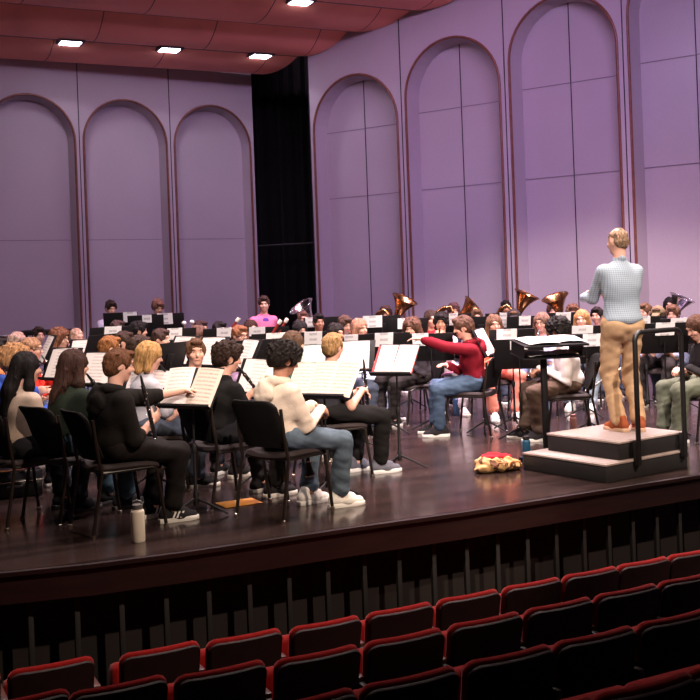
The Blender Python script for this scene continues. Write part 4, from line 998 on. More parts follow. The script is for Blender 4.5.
rows_ = [
 # key, phrase, px, py, s, yaw(None=to the conductor), label, hair, hair colour, top, colour, legs, pose, inst, extra
 ('r1', 'red-haired player behind the dark stand', 103, 335, 83, 70, 'player with short red hair behind a dark stand', 'short', RD, 'sweater', (.12, .08, .10), 'lap', None, {}),
 ('r2', 'ash-brown player below the light-shirted percussionist', 118, 329, 74, 110, 'ash-brown haired player below the light-shirted percussionist', 'short', (.14, .08, .07), 'tee', (.06, .05, .08), 'clar', None, {}),
 ('r3', 'dark-haired player left of the loose white page', 139, 331, 78, 80, 'player with dark mop of hair, back to us', 'curly', BK, 'tee', (.05, .04, .07), 'lap', None, {}),
 ('r4', 'sandy-haired player under the second percussionist', 151, 330, 70, 110, 'sandy-haired player just under the dark-shirted percussionist', 'short', (.30, .15, .12), 'tee', (.14, .1, .14), 'clar', None, {}),
 ('r5', 'brown-haired boy in profile', 161, 338, 89, 98, 'brown-haired boy in right profile beside a leaning white page', 'short', (.07, .035, .03), 'sweater', (.06, .05, .07), 'clar', 'clarinet', {'hyaw': 10}),
 ('r6', 'ginger head behind the brown-haired hoodie boy', 110, 347, 103, 68, 'ginger-haired clarinet player just behind the boy in the black hoodie', 'short', (.42, .16, .05), 'tee', (.5, .45, .42), 'clar', None, {'vox': .012}),
 ('r7', 'boy with short dark hair near the ginger player', 124, 340, 92, 88, 'short dark-haired boy whose ear shows, right of the ginger player', 'short', (.06, .03, .02), 'tee', (.10, .07, .06), 'lap', None, {}),
 ('r8', 'brown head left of the blond bob', 139, 344, 107, 60, 'brown-haired player just behind the blond bob, back to us', 'shaggy', (.055, .028, .018), 'tee', (.03, .03, .04), 'clar', None, {}),
 ('r9', 'long-haired girl behind the boy looking back', 199, 336, 84, 105, 'girl with long light brown hair behind the boy looking back', 'long', (.20, .10, .07), 'tee', (.35, .25, .28), 'clar', 'clarinet', {}),
 ('r10', 'dim brown-haired player at the rear left', 201, 329, 72, 125, 'brown-haired player in dim purple light at the rear left', 'short', (.10, .05, .05), 'tee', (.07, .05, .09), 'lap', None, {}),
 ('r11', 'player showing only a dark fringe', 220, 334, 76, 130, 'black-haired player showing only a fringe above a white page', 'short', BK, 'tee', (.04, .04, .07), 'lap', None, {'skin': 'tan'}),
 ('r12', 'red-blond player in glasses', 240, 336, 88, 112, 'red-blond haired player wearing glasses, facing right', 'short', (.40, .15, .07), 'tee', (.18, .12, .18), 'clar', 'clarinet', {'glasses': True, 'hyaw': 25, 'vox': .011}),
 ('r13', 'brunette playing beside the pink shirt', 251, 330, 74, 145, 'brunette player below the pink-shirted percussionist', 'long', (.08, .03, .025), 'tee', (.25, .15, .2), 'clar', 'clarinet', {}),
 ('r14', 'long brown hair behind the off-white hoodie', 294, 347, 108, 60, 'player with long brown hair just behind the off-white hoodie boy', 'long', (.13, .065, .035), 'tee', (.05, .12, .10), 'lap', None, {'vox': .012}),
 ('r15', 'pale face under the silver bell', 303, 319, 67, 165, 'pale-faced tuba player under the silver bell', 'short', (.25, .12, .09), 'tee', (.12, .09, .14), 'bass', None, {}),
 ('r16', 'black-haired girl beside the white papers', 300, 332, 81, 150, 'girl with parted black hair beside two white papers', 'bob', BK, 'tee', (.12, .10, .14), 'clar', None, {'skin': 'pale', 'hpitch': 16}),
 ('r17', 'dark-haired boy at the end of the wall', 319, 322, 73, 165, 'dark-haired boy in front of the right end of the dark opening', 'short', BK, 'tee', (.3, .12, .12), 'bass', None, {'skin': 'tan'}),
 ('r18', 'boy with swept brown hair', 345, 325, 77, 150, 'boy with swept-up brown hair and pale face looking down', 'shaggy', (.13, .07, .05), 'tee', (.20, .17, .26), 'clar', None, {'hpitch': 18}),
 ('r19', 'dark-haired girl behind the blond crop', 336, 332, 91, 140, 'girl with dark parted hair above the charcoal T-shirt boy', 'long', DB, 'tee', (.1, .08, .1), 'lap', None, {}),
 ('r20', 'strawberry-blond girl in the rust top', 360, 335, 82, 135, 'strawberry-blond long-haired girl in a rust-brown top', 'longwavy', (.55, .27, .17), 'sweater', (.26, .08, .035), 'lap', None, {'legs': ('jeans', (.35, .42, .55)), 'vox': .011}),
 ('r21', 'player behind the leaning tuba', 386, 314, 65, 170, 'brown-haired player hidden behind the leftmost brass tuba', 'curly', (.12, .06, .05), 'tee', (.12, .09, .14), 'bass', None, {}),
 ('r22', 'curly-haired girl in black', 412, 332, 86, -112, 'girl with curly brown hair in a patterned black top and black trousers', 'longcurly', (.15, .065, .04), 'sweater', (.035, .03, .035), 'lap', None, {'legs': ('trousers', (.022, .018, .018)), 'vox': .011, 'hpitch': 14, 'hyaw': -42, 'feet': ((-.12, .40, .085), (.12, .46, .085))}),
 ('r23', 'girl in the red cardigan', 431, 319, 75, 160, 'dark-haired girl in a red cardigan beside the trumpet player', 'long', (.05, .025, .02), 'sweater', (.55, .03, .05), 'lap', None, {}),
 ('r24', 'trumpet player in the white top', 441, 319, 80, 170, 'trumpet player in a white top with dark curly hair, horn to his lips', 'curly', (.014, .010, .010), 'long', (.74, .62, .62), 'trumpet', 'trumpet', {'skin': 'tan', 'hyaw': 22, 'vox': .010, 'legs': ('jeans', (.6, .55, .58)), 'shoes': 'white'}),
 ('r25', 'player left of the small brass bell', 454, 311, 65, 180, 'brown-haired player left of the second brass bell, at the back', 'curly', (.16, .08, .08), 'tee', (.1, .1, .16), 'bass', None, {}),
 ('r26', 'tuba player under the second brass bell', 477, 319, 68, 180, 'player half hidden below the second brass bell', 'short', LB, 'tee', (.12, .1, .12), 'bass', None, {}),
 ('r27', 'girl in the coral cardigan', 494, 321, 84, 172, 'girl with light brown hair, coral cardigan and white sneakers', 'long', (.24, .12, .07), 'long', (.62, .17, .11), 'lap', None, {'legs': ('trousers', (.60, .20, .15)), 'shoes': 'white', 'vox': .011}),
 ('r28', 'man with black hair at the wall trim', 506, 308, 64, 185, 'black-haired player tallest at the back beside the wall trim', 'short', BK, 'tee', (.05, .05, .07), 'bass', None, {'skin': 'tan'}),
 ('r29', 'player in the dark cap', 514, 319, 74, 190, 'fair player in a dark cap left of the third brass bell', 'short', LB, 'tee', (.16, .10, .12), 'trumpet', None, {'cap': (.03, .02, .025)}),
 ('r30', 'girl in round glasses', 542, 325, 84, -150, 'girl with light brown hair, round glasses and lilac top', 'longwavy', (.28, .15, .11), 'tee', (.50, .46, .66), 'clar', 'clarinet', {'glasses': True, 'vox': .011, 'legs': ('jeans', (.10, .13, .22))}),
 ('r31', 'player under the fourth brass bell', 553, 311, 63, 190, 'brown-haired tuba player under the fourth brass bell', 'curly', (.16, .07, .05), 'tee', (.14, .1, .12), 'bass', None, {}),
 ('r32', 'rear player with tawny hair', 573, 313, 71, 190, 'tawny-haired rear player just left of the conductor', 'curly', (.22, .10, .06), 'tee', (.14, .12, .2), 'lap', None, {}),
 ('r33', 'golden-blonde girl', 582, 321, 80, -160, 'golden-blonde long-haired girl just left of the conductor', 'long', (.62, .30, .12), 'tee', (.55, .5, .62), 'lap', None, {'vox': .011, 'legs': ('jeans', (.28, .34, .42)), 'shoes': 'white', 'headlift': 0}),
 ('r34', 'face beside the conductor\'s elbow', 597, 322, 74, -150, 'player whose pale face shows beside the conductor', 'short', DB, 'tee', (.4, .3, .4), 'clar', None, {}),
 ('r35', 'boy right of the conductor\'s waist', 645, 312, 74, -130, 'tawny-haired boy playing just right of the conductor', 'short', (.20, .10, .06), 'tee', (.3, .3, .4), 'trumpet', 'trumpet', {'hyaw': 0}),
 ('r36', 'boy in the olive cap', 658, 320, 80, -150, 'boy in an olive cap and pale blue shirt with a horn in his lap', 'short', (.12, .06, .04), 'tee', (.42, .48, .66), 'lap', None, {'cap': (.14, .10, .06), 'vox': .010, 'legs': ('trousers', (.03, .018, .016)), 'sleeve': .45, 'glasses': False}),
 ('r37', 'brown-haired boy right of the cap', 673, 317, 77, -150, 'brown-haired boy just right of the olive cap', 'shaggy', (.20, .095, .055), 'tee', (.35, .30, .30), 'clar', None, {}),
 ('r38', 'dark-haired player at the rear right', 670, 305, 66, -160, 'dark-haired player at the rear right beside the silver bell', 'long', BK, 'tee', (.3, .22, .36), 'bass', None, {}),
 ('r39', 'long-haired girl at the right edge', 696, 326, 103, -95, 'long brown-haired girl in black at the right edge looking down', 'long', (.14, .06, .035), 'jacket', (.018, .014, .016), 'lap', None, {'vox': .010, 'hpitch': 30, 'hyaw': -15, 'lean': 14, 'legs': ('baggy', (.11, .12, .085)), 'feet': ((-.13, .42, .085), (.12, .45, .085))}),
]
for key, phr, px, py, s, yw, lb, hs_, hc_, tk, tc_, po, ik_, ex in rows_:
    kw = dict(vox=.013, legs=('jeans', (.05, .06, .09)), shoes='black', hpitch=8); kw.update(ex)
    C[key] = person(phr, px, py, s, yaw_to(px, s) if yw is None else yw, lb, (hs_, tuple(v*.62 for v in hc_)), (tk, tc_), pose=po, inst_kind=ik_, **kw)
C['redh'] = person('player in the maroon hoodie', 463, 323, 94, -88, 'seated player in a maroon hoodie and jeans stretching an arm to a stand', ('shaggy', (.10, .045, .03)), ('hoodie', (.15, .006, .014)), ('jeans', (.055, .085, .14)), 'black', lean=9, hyaw=-2, hpitch=16, vox=.009, sleeve=.93,
    cyaw=-62, hands=((-.10, .57, 1.04), (.06, .30, .74), (.1, 1, .05), (-.7, .6, .1), (0, 0, -1), (0, 0, -1), .5), feet=((-.12, .40, .085), (.12, .44, .085)))
C['afro'] = person('boy with the black afro', 557, 327, 99, -88, 'seated boy with a round black afro, striped white jacket and brown trousers', ('afro', (.010, .007, .007)), ('jacket', (.66, .60, .60)), ('trousers', (.10, .065, .05)), 'black', lean=10, hyaw=30, hpitch=20, skin='brown', vox=.009, pose='lap', feet=((-.12, .34, .085), (.10, .46, .085)))
# ---- the conductor on the podium
PT = .30
cond = at(617, 117.5, py=243)
C['cond'] = person('conductor', 617.5, 242, 117.5, -12, 'standing conductor in a pale blue checked shirt and khaki trousers, back to us', ('thin', (.30, .19, .12)), ('collar', (.35, .42, .50)), ('trousers', (.48, .31, .18)), 'brown', stand=True, lean=1, hpitch=4, hyaw=-14, vox=.008, k=.97, face=False,
    hands=((-.15, .42, 1.14), (.15, .42, 1.16), (.35, .9, .15), (-.35, .9, .1), (.8, 0, -.3), (-.8, 0, -.4), .8), chair=False, base=PT, feet=((-.045, .03, .085), (.115, -.01, .085)))
# ------------------------------------------------------------------ podium
M_PCARP = mat('podium_carpet', (.34, .27, .25), .9, noise=.15, nscale=60, bump=.4, bscale=300)
M_PFACE = mat('podium_face', (.012, .010, .011), .7, noise=.2)
M_PTRIM = mat('podium_edge_trim', (.42, .34, .31), .5, noise=.1)
be = math.radians(35); bx_ = V((math.cos(be), math.sin(be), 0)); by_ = V((-math.sin(be), math.cos(be), 0))
Bc = at(606, 128, 0)
def reach(P, d, px, z):
    q = on_line(V((P.x, P.y, z)), d if d.x > 0 else -d, px); return ((q-P).xy).length
LBC = reach(Bc, bx_, 687, .15); LBA = reach(Bc, by_, 525, .15)
pod = empty('conductor_podium', Bc, be); tag(pod, 'two-step black podium with pale carpeted top under the conductor', 'podium')
def slab(name, x0, x1, y0, y1, z0, z1):
    m = MB(); m.box(((x0+x1)/2, (y0+y1)/2, (z0+z1)/2-.012), (x1-x0, y1-y0, z1-z0-.024), bev=.004); o = m.build(name, M_PFACE, pod)
    m = MB(); m.box(((x0+x1)/2, (y0+y1)/2, z1-.012), (x1-x0+.012, y1-y0+.012, .018), bev=.004); m.build('edge_trim', M_PTRIM, o)
    m = MB(); m.box(((x0+x1)/2, (y0+y1)/2, z1-.003), (x1-x0-.02, y1-y0-.02, .006)); m.build('carpet_top', M_PCARP, o)
slab('lower_step', 0, LBC, 0, LBA+.02, 0, .15); slab('upper_platform', .20, LBC-.02, .03, reach(Bc+bx_*.20, by_, 549, .30)+.02, .15, .30)
rail = MB(); xa = reach(Bc, bx_, 634.5, .5)
xb = reach(Bc, bx_, 680.5, .5); zt = 1.16; pts = [(xa, -.03, .10), (xa, -.03, .5), (xa, -.03, zt-.07)]+[(xa+.07-.07*math.cos(a), -.03, zt-.07+.07*math.sin(a)) for a in (.4, .8, 1.2, PI/2)]
pts += [(xb-.07+.07*math.sin(a), -.03, zt-.07+.07*math.cos(a)) for a in (0, .4, .8, 1.2, PI/2)]+[(xb, -.03, .5), (xb, -.03, .10)]
rail.tube(pts, .021, 10); g = rail.build('guard_rail', M_BLACK, pod)
for x in (xa, xb): m = MB(); m.box((x, -.012, .20), (.07, .03, .20), bev=.006); m.build('rail_bracket', M_BLACK, g)
# conductor's large desk
cs = at(544, 111.5, py=342); e = empty('conductor_stand', (cs.x, cs.y, 0), math.radians(12)); tag(e, 'large flat double-shelf conductor desk on a thick black post', 'music stand')
Rd = Matrix.Rotation(math.radians(7), 3, 'X')
m = MB(); m.box((.04, 0, cs.z), (.60, .40, .010), Rd, bev=.003); m.box((.04, -.205, cs.z-.028), (.60, .010, .02), bev=.003); m.build('desk', M_STAND, e)
m = MB(); m.box((.04, .03, cs.z-.12), (.58, .34, .010), Rd, bev=.003)
for sx in (-.24, .32): m.box((sx, .03, cs.z-.06), (.010, .30, .11), Rd)
m.build('shelf', M_STAND, e)
m = MB(); m.box((0, .03, cs.z/2-.06), (.055, .045, cs.z-.12), bev=.008); m.build('post', M_STAND, e)
for sx in (-1, 1): m = MB(); m.box((sx*.14, .0, .018), (.26, .06, .032), Matrix.Rotation(sx*.3, 3, 'Z'), bev=.008); m.build('foot', M_STAND, e)
Me = Matrix.Translation((cs.x, cs.y, 0)) @ Matrix.Rotation(math.radians(12), 4, 'Z')
def flatsheet(lx, ly, lz, w, h, rz, label, mt=M_SHEET, tilt=7, name='sheet_music', cat='sheet music', grp='scores on the conductor desk'):
    o = curved_sheet(w, h, bow=.012).build(name, mt); o.matrix_world = Me @ Matrix.Translation((lx, ly, lz)) @ Matrix.Rotation(rz, 4, 'Z') @ Matrix.Rotation(math.radians(tilt+90), 4, 'X'); tag(o, label, cat, grp); return o
flatsheet(-.07, -.02, cs.z+.014, .30, .34, .05, 'wide open score lying on the left of the conductor desk', tilt=7)
flatsheet(.21, .01, cs.z+.016, .28, .32, -.08, 'second open score lying on the right of the conductor desk', tilt=7)
flatsheet(-.06, .02, cs.z-.106, .30, .24, .2, 'loose pages on the lower shelf of the conductor desk', tilt=7)
flatsheet(.20, .01, cs.z-.104, .22, .20, -.2, 'cream booklet on the lower shelf of the conductor desk', mt=mat('cream_paper', (.78, .62, .42), .8), tilt=7, name='booklet', cat='booklet')
# ------------------------------------------------------------------ stands with reader side visible
def st(px, py, s, yaw, who, **kw): return music_stand(px, py, s, yaw, 'black music stand '+who, **kw)
M_TAN = sheet_mat('printed_music_warm', (.60, .50, .43), (.24, .17, .15))
q = st(191, 388, 138, 28, 'with two open pages in front of the black hoodie boy', tilt=33, legrot=.2, w=.48)
sheet(q, .118, .17, 'left music page on the stand the black hoodie boy reaches to', w=.23, h=.31, off=.004, rot=3)
sheet(q, -.122, .165, 'right music page on the stand the black hoodie boy reaches to', w=.23, h=.31, off=.004, rot=-4, mt=M_TAN)
q = st(146, 388, 121, 28, 'with pages between the black hoodie boy and the blond bob', tilt=30, w=.44)
sheet(q, .09, .17, 'music page seen just right of the black hoodie boy\'s face', w=.23, h=.31, off=.004, rot=3)
sheet(q, -.12, .165, 'music page crossed by the black clarinet, behind the reached-for pages', w=.21, h=.30, off=.006, rot=-3)
q = st(323, 380, 130, 28, 'with three pages beyond the off-white hoodie boy', tilt=38, w=.50, legrot=.5)
sheet(q, .185, .165, 'leftmost of three music pages beyond the off-white hoodie boy', w=.20, h=.30, off=.004, mt=M_TAN)
sheet(q, .0, .17, 'middle of three music pages beyond the off-white hoodie boy', w=.205, h=.31, off=.008, rot=-1, mt=M_TAN)
sheet(q, -.185, .165, 'rightmost of three music pages beyond the off-white hoodie boy', w=.21, h=.31, off=.005, rot=-3, mt=M_TAN)
q = st(395.5, 360, 114, 28, 'alone on the open floor holding a red folder', tilt=38, w=.40, legrot=.15)
o = curved_sheet(.39, .29, bow=.004, th=.004).build('folder', mat('red_card', (.55, .03, .04), .6)); o.matrix_world = q['M'] @ Matrix.Translation((0, .005, .165)); tag(o, 'open red folder on the lone music stand', 'folder')
sheet(q, .085, .17, 'left page inside the red folder on the lone stand', w=.165, h=.285, off=.008, bow=.004)
sheet(q, -.10, .17, 'right page inside the red folder on the lone stand', w=.185, h=.285, off=.008, bow=.004, rot=-2)
for (px, py, s, yw, who, lb, w_) in (
    (62, 364, 108, 38, 'beside the red jumper', 'lilac-white page between the curly glasses wearer and the dark green sweater', .40),
    (47, 349, 92, 62, 'near the left edge behind the red jumper', 'small white page above the red jumper', .34),
    (86, 353, 92, 20, 'left of the ginger-haired player', 'white page left of the ginger-haired player', .42),
    (99, 369, 112, 30, 'between the green sweater and the black hoodie', 'bright page between the green sweater and the black hoodie', .42),
    (182, 351, 100, 45, 'left of the boy looking back', 'white page leaning left of the boy looking back', .36),
    (211, 352, 101, 40, 'right of the boy looking back', 'white page just right of the boy looking back', .36),
    (247, 355, 106, 62, 'before the black T-shirt boy\'s face', 'narrow slanted page before the black T-shirt boy\'s face', .40),
    (259, 377, 120, 40, 'between the black T-shirt and the off-white hoodie', 'cream page above an orange folder, left of the off-white hoodie', .44),
    (311, 361, 108, 20, 'behind the three open pages', 'pale green page behind the three open pages', .42),
    (351, 356, 101, 15, 'in front of the strawberry-blond girl', 'white page right of the charcoal T-shirt boy\'s neck', .42),
    (484, 342, 93, -70, 'right of the maroon hoodie', 'thick pages seen edge-on right of the maroon hoodie', .46)):
    q = st(px, py, s, yw, who, tilt=26, w=w_+.06)
    mt = mat('pale_green_paper', (.52, .66, .58), .8) if 'green page' in lb else M_SHEET
    if 'orange folder' in lb:
        o = curved_sheet(.40, .27, bow=.004, th=.004).build('folder', mat('orange_card', (.75, .32, .07), .6)); o.matrix_world = q['M'] @ Matrix.Translation((0, .005, .175)); tag(o, 'orange folder on a stand left of the off-white hoodie', 'folder')
    sheet(q, 0, .16, lb, w=w_-.04, h=.30, off=.010, rot=random.Random(px).uniform(-3, 3), mt=mt)
# ------------------------------------------------------------------ stands seen from behind with a notice hung on the back
for (px, py, s, yw, nx, nw, nh, who) in (
    (121, 323, 68, 172, .14, .20, .16, 'of the light-shirted percussionist'),
    (167, 324, 69, 176, -.02, .22, .17, 'of the dark-shirted percussionist'),
    (146, 326, 71, 172, .02, .13, .12, 'between the two percussionists'),
    (110, 340, 86, 150, .02, .20, .12, 'above the ginger-haired player'),
    (99, 349, 93, 112, None, 0, 0, 'standing dark beside the ginger-haired player'),
    (169, 359, 106, 118, None, 0, 0, 'leaning dark right of the blond bob'),
    (174, 342, 88, 160, 0, .17, .14, 'behind the blond bob'),
    (224, 341, 84, 165, 0, .18, .13, 'below the dark fringe'),
    (269, 339, 80, 170, -.15, .20, .12, 'left of the bassoons'),
    (258, 355, 101, 160, None, 0, 0, 'dark and blank between the two curly heads'),
    (275, 348, 97, 165, 0, .20, .14, 'above the off-white hoodie boy\'s hair'),
    (321, 328, 71, 172, -.14, .17, .15, 'at the foot of the wall corner'),
    (311, 345, 86, 168, .02, .21, .20, 'left of the short blond crop'),
    (361, 348, 89, 172, -.14, .20, .19, 'below the strawberry-blond girl'),
    (382, 327, 74, 176, -.13, .26, .17, 'below the leftmost brass tuba'),
    (387, 347, 92, 172, -.04, .20, .16, 'behind the red folder'),
    (408, 330, 76, 176, -.04, .20, .15, 'left of the curly-haired girl in black'),
    (431, 347, 90, -172, -.11, .18, .15, 'the maroon hoodie reaches for'),
    (453, 325, 73, 178, 0, .12, .17, 'behind the trumpet player'),
    (481, 328, 75, 180, None, 0, 0, 'blank behind the maroon hoodie'),
    (512, 343, 91, -178, -.06, .22, .15, 'left of the conductor desk'),
    (503, 324, 72, 180, 0, .10, .22, 'below the black-haired rear player'),
    (526, 328, 78, 180, -.02, .15, .13, 'below the third brass bell'),
    (519, 354, 98, -174, .0, .18, .12, 'under the conductor desk'),
    (567, 324, 76, 178, -.06, .20, .22, 'beside the black afro'),
    (582, 339, 86, -176, 0, .24, .10, 'in front of the golden-blonde girl'),
    (586, 349, 96.5, 178, .05, .19, .14, 'just left of the conductor\'s trousers'),
    (645, 329, 82, -172, -.02, .16, .16, 'just right of the conductor\'s belt'),
    (664, 338, 99, -178, 0, .19, .14, 'behind the podium rail'),
    (681, 331, 84, -176, -.02, .22, .10, 'right of the olive cap boy')):
    q = st(px, py, s, yw, who, tilt=20)
    if nx is not None: sheet(q, nx, q['h']-nh/2+.012, 'white printed paper on the back of the stand '+who, w=nw, h=nh, front=False, name='printed_notice', cat='notice', bow=.004, group='papers hung on stand backs')
# ------------------------------------------------------------------ hand-held and loose instruments placed where the photo shows them
def I(key): return C[key]
pa = at(158, 143, py=450); pb = at(140.5, 143.5, py=375); b = I('black')
put_inst('clarinet', pb, pa-pb, -b['f'], 'black clarinet held upright by the boy in the black hoodie')
pw_, pv_ = at(297, 137, py=388), at(305, 136, py=440); put_inst('clarinet', pw_, pv_-pw_, -I('white')['f'], 'black clarinet upright in the lap of the off-white hoodie boy')
g_ = I('grey'); pb = g_['mw'] @ V((.01, .35, .98)); put_inst('clarinet', pb, g_['mw'].to_3x3() @ V((0, .06, -1)), -g_['f'], 'black clarinet resting on the charcoal T-shirt boy\'s lap')
put_inst('flute', at(577, 88, py=396), at(604, 88, py=379)-at(577, 88, py=396), V((0, 0, -1)), 'silver flute resting diagonally in a lap left of the conductor')
put_inst('flute', at(359, 92, py=374), at(378, 92, py=365)-at(359, 92, py=374), V((0, 0, -1)), 'silver flute across the lap of the strawberry-blond girl')
for (kind, px, py, s, dx, dz, dy, lb) in (('silver_tuba', 301, 306, 66, -.50, .80, -.30, 'silver bell tuba in front of the dark opening'), ('tuba', 405, 299, 68, .42, .88, -.22, 'leftmost brass tuba, bell tipped to the right'),
        ('tuba', 474, 306, 66, .72, .60, -.25, 'second brass tuba, bell tipped far over, left of the wall trim'), ('tuba', 527, 294, 66, .40, .9, -.15, 'third brass tuba, tallest bell beside the wall trim'),
        ('tuba', 555, 297, 68, -.30, .92, -.22, 'fourth brass tuba, bell tipped left, above the black afro'), ('silver_tuba', 682.5, 297.5, 66, .38, .9, -.2, 'silver tuba right of the conductor near the right edge')):
    o = put_inst(kind, at(px, s, py=py), (dx, dy, dz), (0, -1, 0), lb)
for px, py, s, px2, py2, lb in ((239, 318, 80, 226, 332, 'dark bassoon left of the pink-shirted percussionist'), (281, 320, 82, 269, 334, 'maroon bassoon crossing in front of the pink-shirted percussionist'), (287.5, 318.5, 80, 276, 332, 'maroon bassoon right of the pink-shirted percussionist')):
    a = at(px, s, py=py); b2 = at(px2, s, py=py2); put_inst('bassoon', a, a-b2+V((0, 0, .06)), (0, -1, 0), lb)
k_ = I('r36'); o = put_inst('silver_tuba', k_['mw'] @ V((.16, .34, .88)), k_['mw'].to_3x3() @ V((.5, .55, .35)), (0, 0, 1), 'small silver horn in the lap of the olive cap boy'); o.scale = (.52, .52, .52); o['category'] = 'horn'; o['group'] = 'horns'
# ------------------------------------------------------------------ things on the floor
def bottle(px, py, hgt, r, col, lid, label, name='water_bottle', s=None, loop=False):
    s = s or (py-(CY-.037*(px-350)))/HC; e = empty(name, at(px, s, 0)); tag(e, label, 'bottle')
    m = MB(); m.lathe([(.001, 0), (r*.95, 0), (r, .006), (r, hgt*.78), (r*.92, hgt*.83), (r*.62, hgt*.87), (r*.62, hgt*.9), (.001, hgt*.9)], 24); m.build('flask', mat('flask_%s' % label[:6].strip().replace(' ', '_'), col, .4), e)
    m = MB(); m.lathe([(r*.66, hgt*.86), (r*.78, hgt*.87), (r*.78, hgt*.98), (r*.6, hgt), (.001, hgt)], 20)
    if loop: m.tube([(-r*.6, 0, hgt*.96), (-r*.55, 0, hgt*1.06), (0, 0, hgt*1.09), (r*.55, 0, hgt*1.06), (r*.6, 0, hgt*.96)], .006, 6)
    m.build('lid', mat('lid_%s' % label[:6].strip().replace(' ', '_'), lid, .5), e)
bottle(138.5, 541, .245, .045, (.70, .62, .52), (.10, .09, .09), 'cream insulated bottle on the floor beside the black hoodie boy', loop=True)
bottle(527, 463, .24, .036, (.015, .10, .20), (.01, .01, .012), 'dark blue bottle standing left of the podium')
bottle(573.5, 432, .20, .036, (.30, .13, .11), (.30, .13, .11), 'dusty red flask behind the podium by the afro boy\'s chair', s=96)
bottle(261, 490, .22, .038, (.010, .010, .011), (.01, .01, .01), 'black flask on the floor below the black T-shirt boy\'s chair')
bottle(457, 418, .24, .045, (.015, .05, .12), (.01, .015, .03), 'navy bottle beyond the maroon hoodie player\'s feet', s=82)
s_ = 132; p = at(239, s_, .003); m = MB(); m.box((0, 0, .002), (.30, .22, .004), bev=.001); o = m.build('folder', mat('orange_card', (.75, .32, .07), .6)); o.location = p+V((0, 0, 0)); o.rotation_euler = (0, 0, .5); tag(o, 'orange folder lying flat on the stage floor', 'folder')
# crumpled tan bag with a red cloth
Fd = Field((-.30, -.22, -.01), (.30, .22, .26), .009); rs = random.Random(4)
for (x, y, z, a, b2, c) in ((-.10, 0, .06, .12, .11, .07), (.06, .02, .055, .14, .10, .06), (-.02, -.05, .05, .13, .08, .055), (.14, -.01, .04, .07, .07, .045), (-.17, -.03, .035, .06, .06, .04)): Fd.ell((x, y, z), (a, b2, c), .02)
Fd.ripple(.008, 34, 3); Fd.ripple(.005, 80, 9); Fd.plane((0, 0, .001), (0, 0, -1))
e = empty('crumpled_bag', at(500, 117.5, 0), .3); tag(e, 'crumpled tan patterned bag with a red cloth on top, left of the podium', 'bag')
def spotted():
    m, nt, b_, oc, xyz = base_mat('tan_patterned_cloth'); n = ramp_tex(nt, 'ShaderNodeTexNoise', 16, oc)
    nt.links.new(mixcol(nt, math_node(nt, 'GREATER_THAN', n.outputs[0], .54), (.55, .33, .14), (.12, .045, .02)), b_.inputs['Base Color']); b_.inputs['Roughness'].default_value = .8; return m
inst(Fd.mesh('bag', spotted()), 'bag_body', e)
Fd = Field((-.2, -.15, 0), (.2, .15, .22), .008); Fd.ell((-.07, .0, .125), (.10, .07, .025), .01); Fd.ell((.03, .02, .115), (.08, .05, .02), .01); Fd.ripple(.007, 45, 8); inst(Fd.mesh('cloth', cloth((.45, .02, .03))), 'red_cloth', e)
m = MB()
for i in range(2): m.tube([(-.08+.12*i, -.09, .05), (-.06+.12*i, -.13, .09), (0+.12*i, -.14, .09), (.03+.12*i, -.10, .04)], .008, 6)
m.build('strap', mat('orange_strap', (.50, .18, .04), .6), e)
# instrument case at the left edge
def case(px, py, s, w, d, h, rz, label):
    e = empty('instrument_case', at(px, s, 0), rz); tag(e, label, 'instrument case')
    m = MB(); m.box((0, 0, h*.30), (w, d, h*.58), bev=.02); m.build('case_bottom', M_BLACK, e)
    m = MB(); m.box((0, 0, h*.80), (w, d, h*.38), bev=.02); m.build('case_lid', mat('case_lid_gloss', (.02, .02, .03), .18), e)
    m = MB(); m.box((0, 0, h*.60), (w+.008, d+.008, .012), bev=.003); m.build('metal_valance', M_SILVER, e)
    m = MB(); m.tube([(-.06, -d/2, h*.45), (-.055, -d/2-.03, h*.45), (.055, -d/2-.03, h*.45), (.06, -d/2, h*.45)], .008, 6); m.build('handle', M_BLACK, e)
case(12, 500, 122, .46, .26, .22, .45, 'black instrument case on the floor at the left edge')
# phone on the maroon hoodie player's lap
k_ = I('redh'); e = empty('phone', k_['mw'] @ V((-.09, .30, .66)), .3); tag(e, 'pink phone on the lap of the maroon hoodie player', 'phone')
m = MB(); m.box((0, 0, 0), (.08, .15, .012), Matrix.Rotation(-.25, 3, 'X'), bev=.003); m.build('phone_case', mat('pink_case', (.75, .22, .45), .4), e)
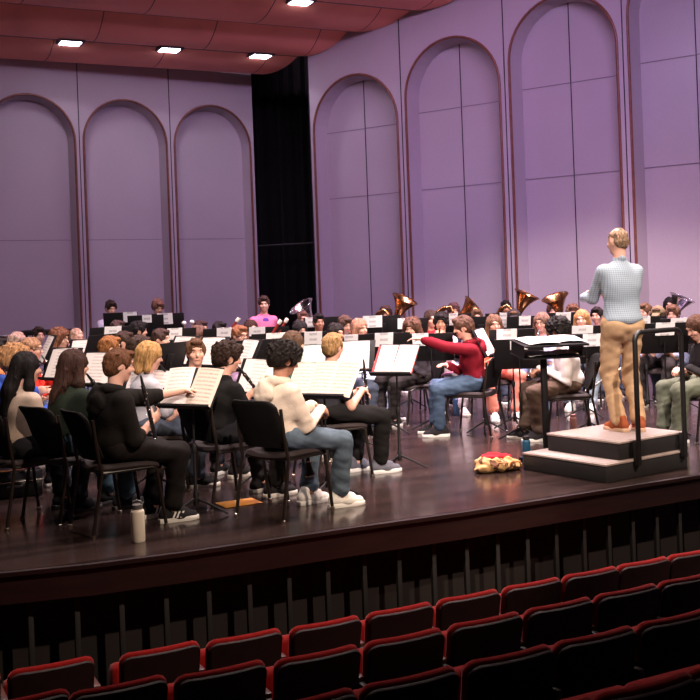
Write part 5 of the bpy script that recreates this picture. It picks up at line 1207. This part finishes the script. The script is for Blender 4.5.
# percussion at the rear left
def perc_table(px, py, s, w, label):
    c = at(px, s, py=py); e = empty('percussion_table', (c.x, c.y, 0), .0); tag(e, label, 'table')
    m = MB(); m.box((0, 0, c.z-.05), (w, .55, .07), bev=.01); m.build('tabletop', M_STAND, e)
    for sx in (-1, 1):
        for sy in (-1, 1): m = MB(); m.tube([(sx*(w/2-.05), sy*.22, 0), (sx*(w/2-.05), sy*.22, c.z-.08)], .018, 8); m.build('leg', M_STAND, e)
perc_table(44, 329, 64, .78, 'long black percussion table at the rear left'); perc_table(198, 330, 66, .62, 'black percussion table behind the dim brown-haired player')
def drum(px, py, s, r, d, label):
    c = at(px, s, py=py); e = empty('drum', (c.x, c.y, 0)); tag(e, label, 'drum')
    m = MB(); m.lathe([(r, c.z-d), (r, c.z)], 24); m.build('shell', mat('drum_shell', (.10, .03, .05), .3), e)
    m = MB(); m.lathe([(.001, c.z+.003), (r*.98, c.z+.003)], 24); m.build('drumhead', mat('drumhead', (.55, .52, .55), .6), e)
    m = MB()
    for z in (c.z, c.z-d): m.lathe([(r, z-.012), (r+.01, z-.012), (r+.01, z+.010), (r, z+.010)], 24)
    m.build('hoop', M_SILVER, e)
    for i in range(3): a = 2.1*i; m = MB(); m.tube([(0, 0, c.z-d-.05), (r*.3*math.cos(a), r*.3*math.sin(a), c.z*.5), (.3*math.cos(a), .3*math.sin(a), .01)], .010, 6); m.build('leg', M_SILVER, e)
drum(6, 336, 68, .18, .14, 'snare drum on a stand at the left edge'); drum(212, 330, 66, .17, .20, 'tom drum on a stand beside the rear black table')
def mallet(px, py, s, label):
    c = at(px, s, py=py); e = empty('yarn_mallet', c); tag(e, label, 'mallet', 'yarn mallets')
    m = MB(); m.ell((0, 0, 0), (.034, .034, .030), 14); m.build('mallet_head', M_WHITE, e)
    m = MB(); m.tube([(0, 0, 0), (.02, .02, -.30)], .005, 6); m.build('shaft', mat('rattan', (.4, .25, .12), .5), e)
mallet(184, 323, 71, 'white-headed mallet, left one of the pair below the right percussionist'); mallet(192, 322, 71, 'white-headed mallet, right one of the pair below the right percussionist')

# close pairs
if 0:
    ks = list(C)
    for i in range(len(ks)):
        for j in range(i): 
            dd = (C[ks[i]]['root'].location.xy-C[ks[j]]['root'].location.xy).length
            if dd < .48: print('CLOSE', ks[i], ks[j], round(dd, 2))
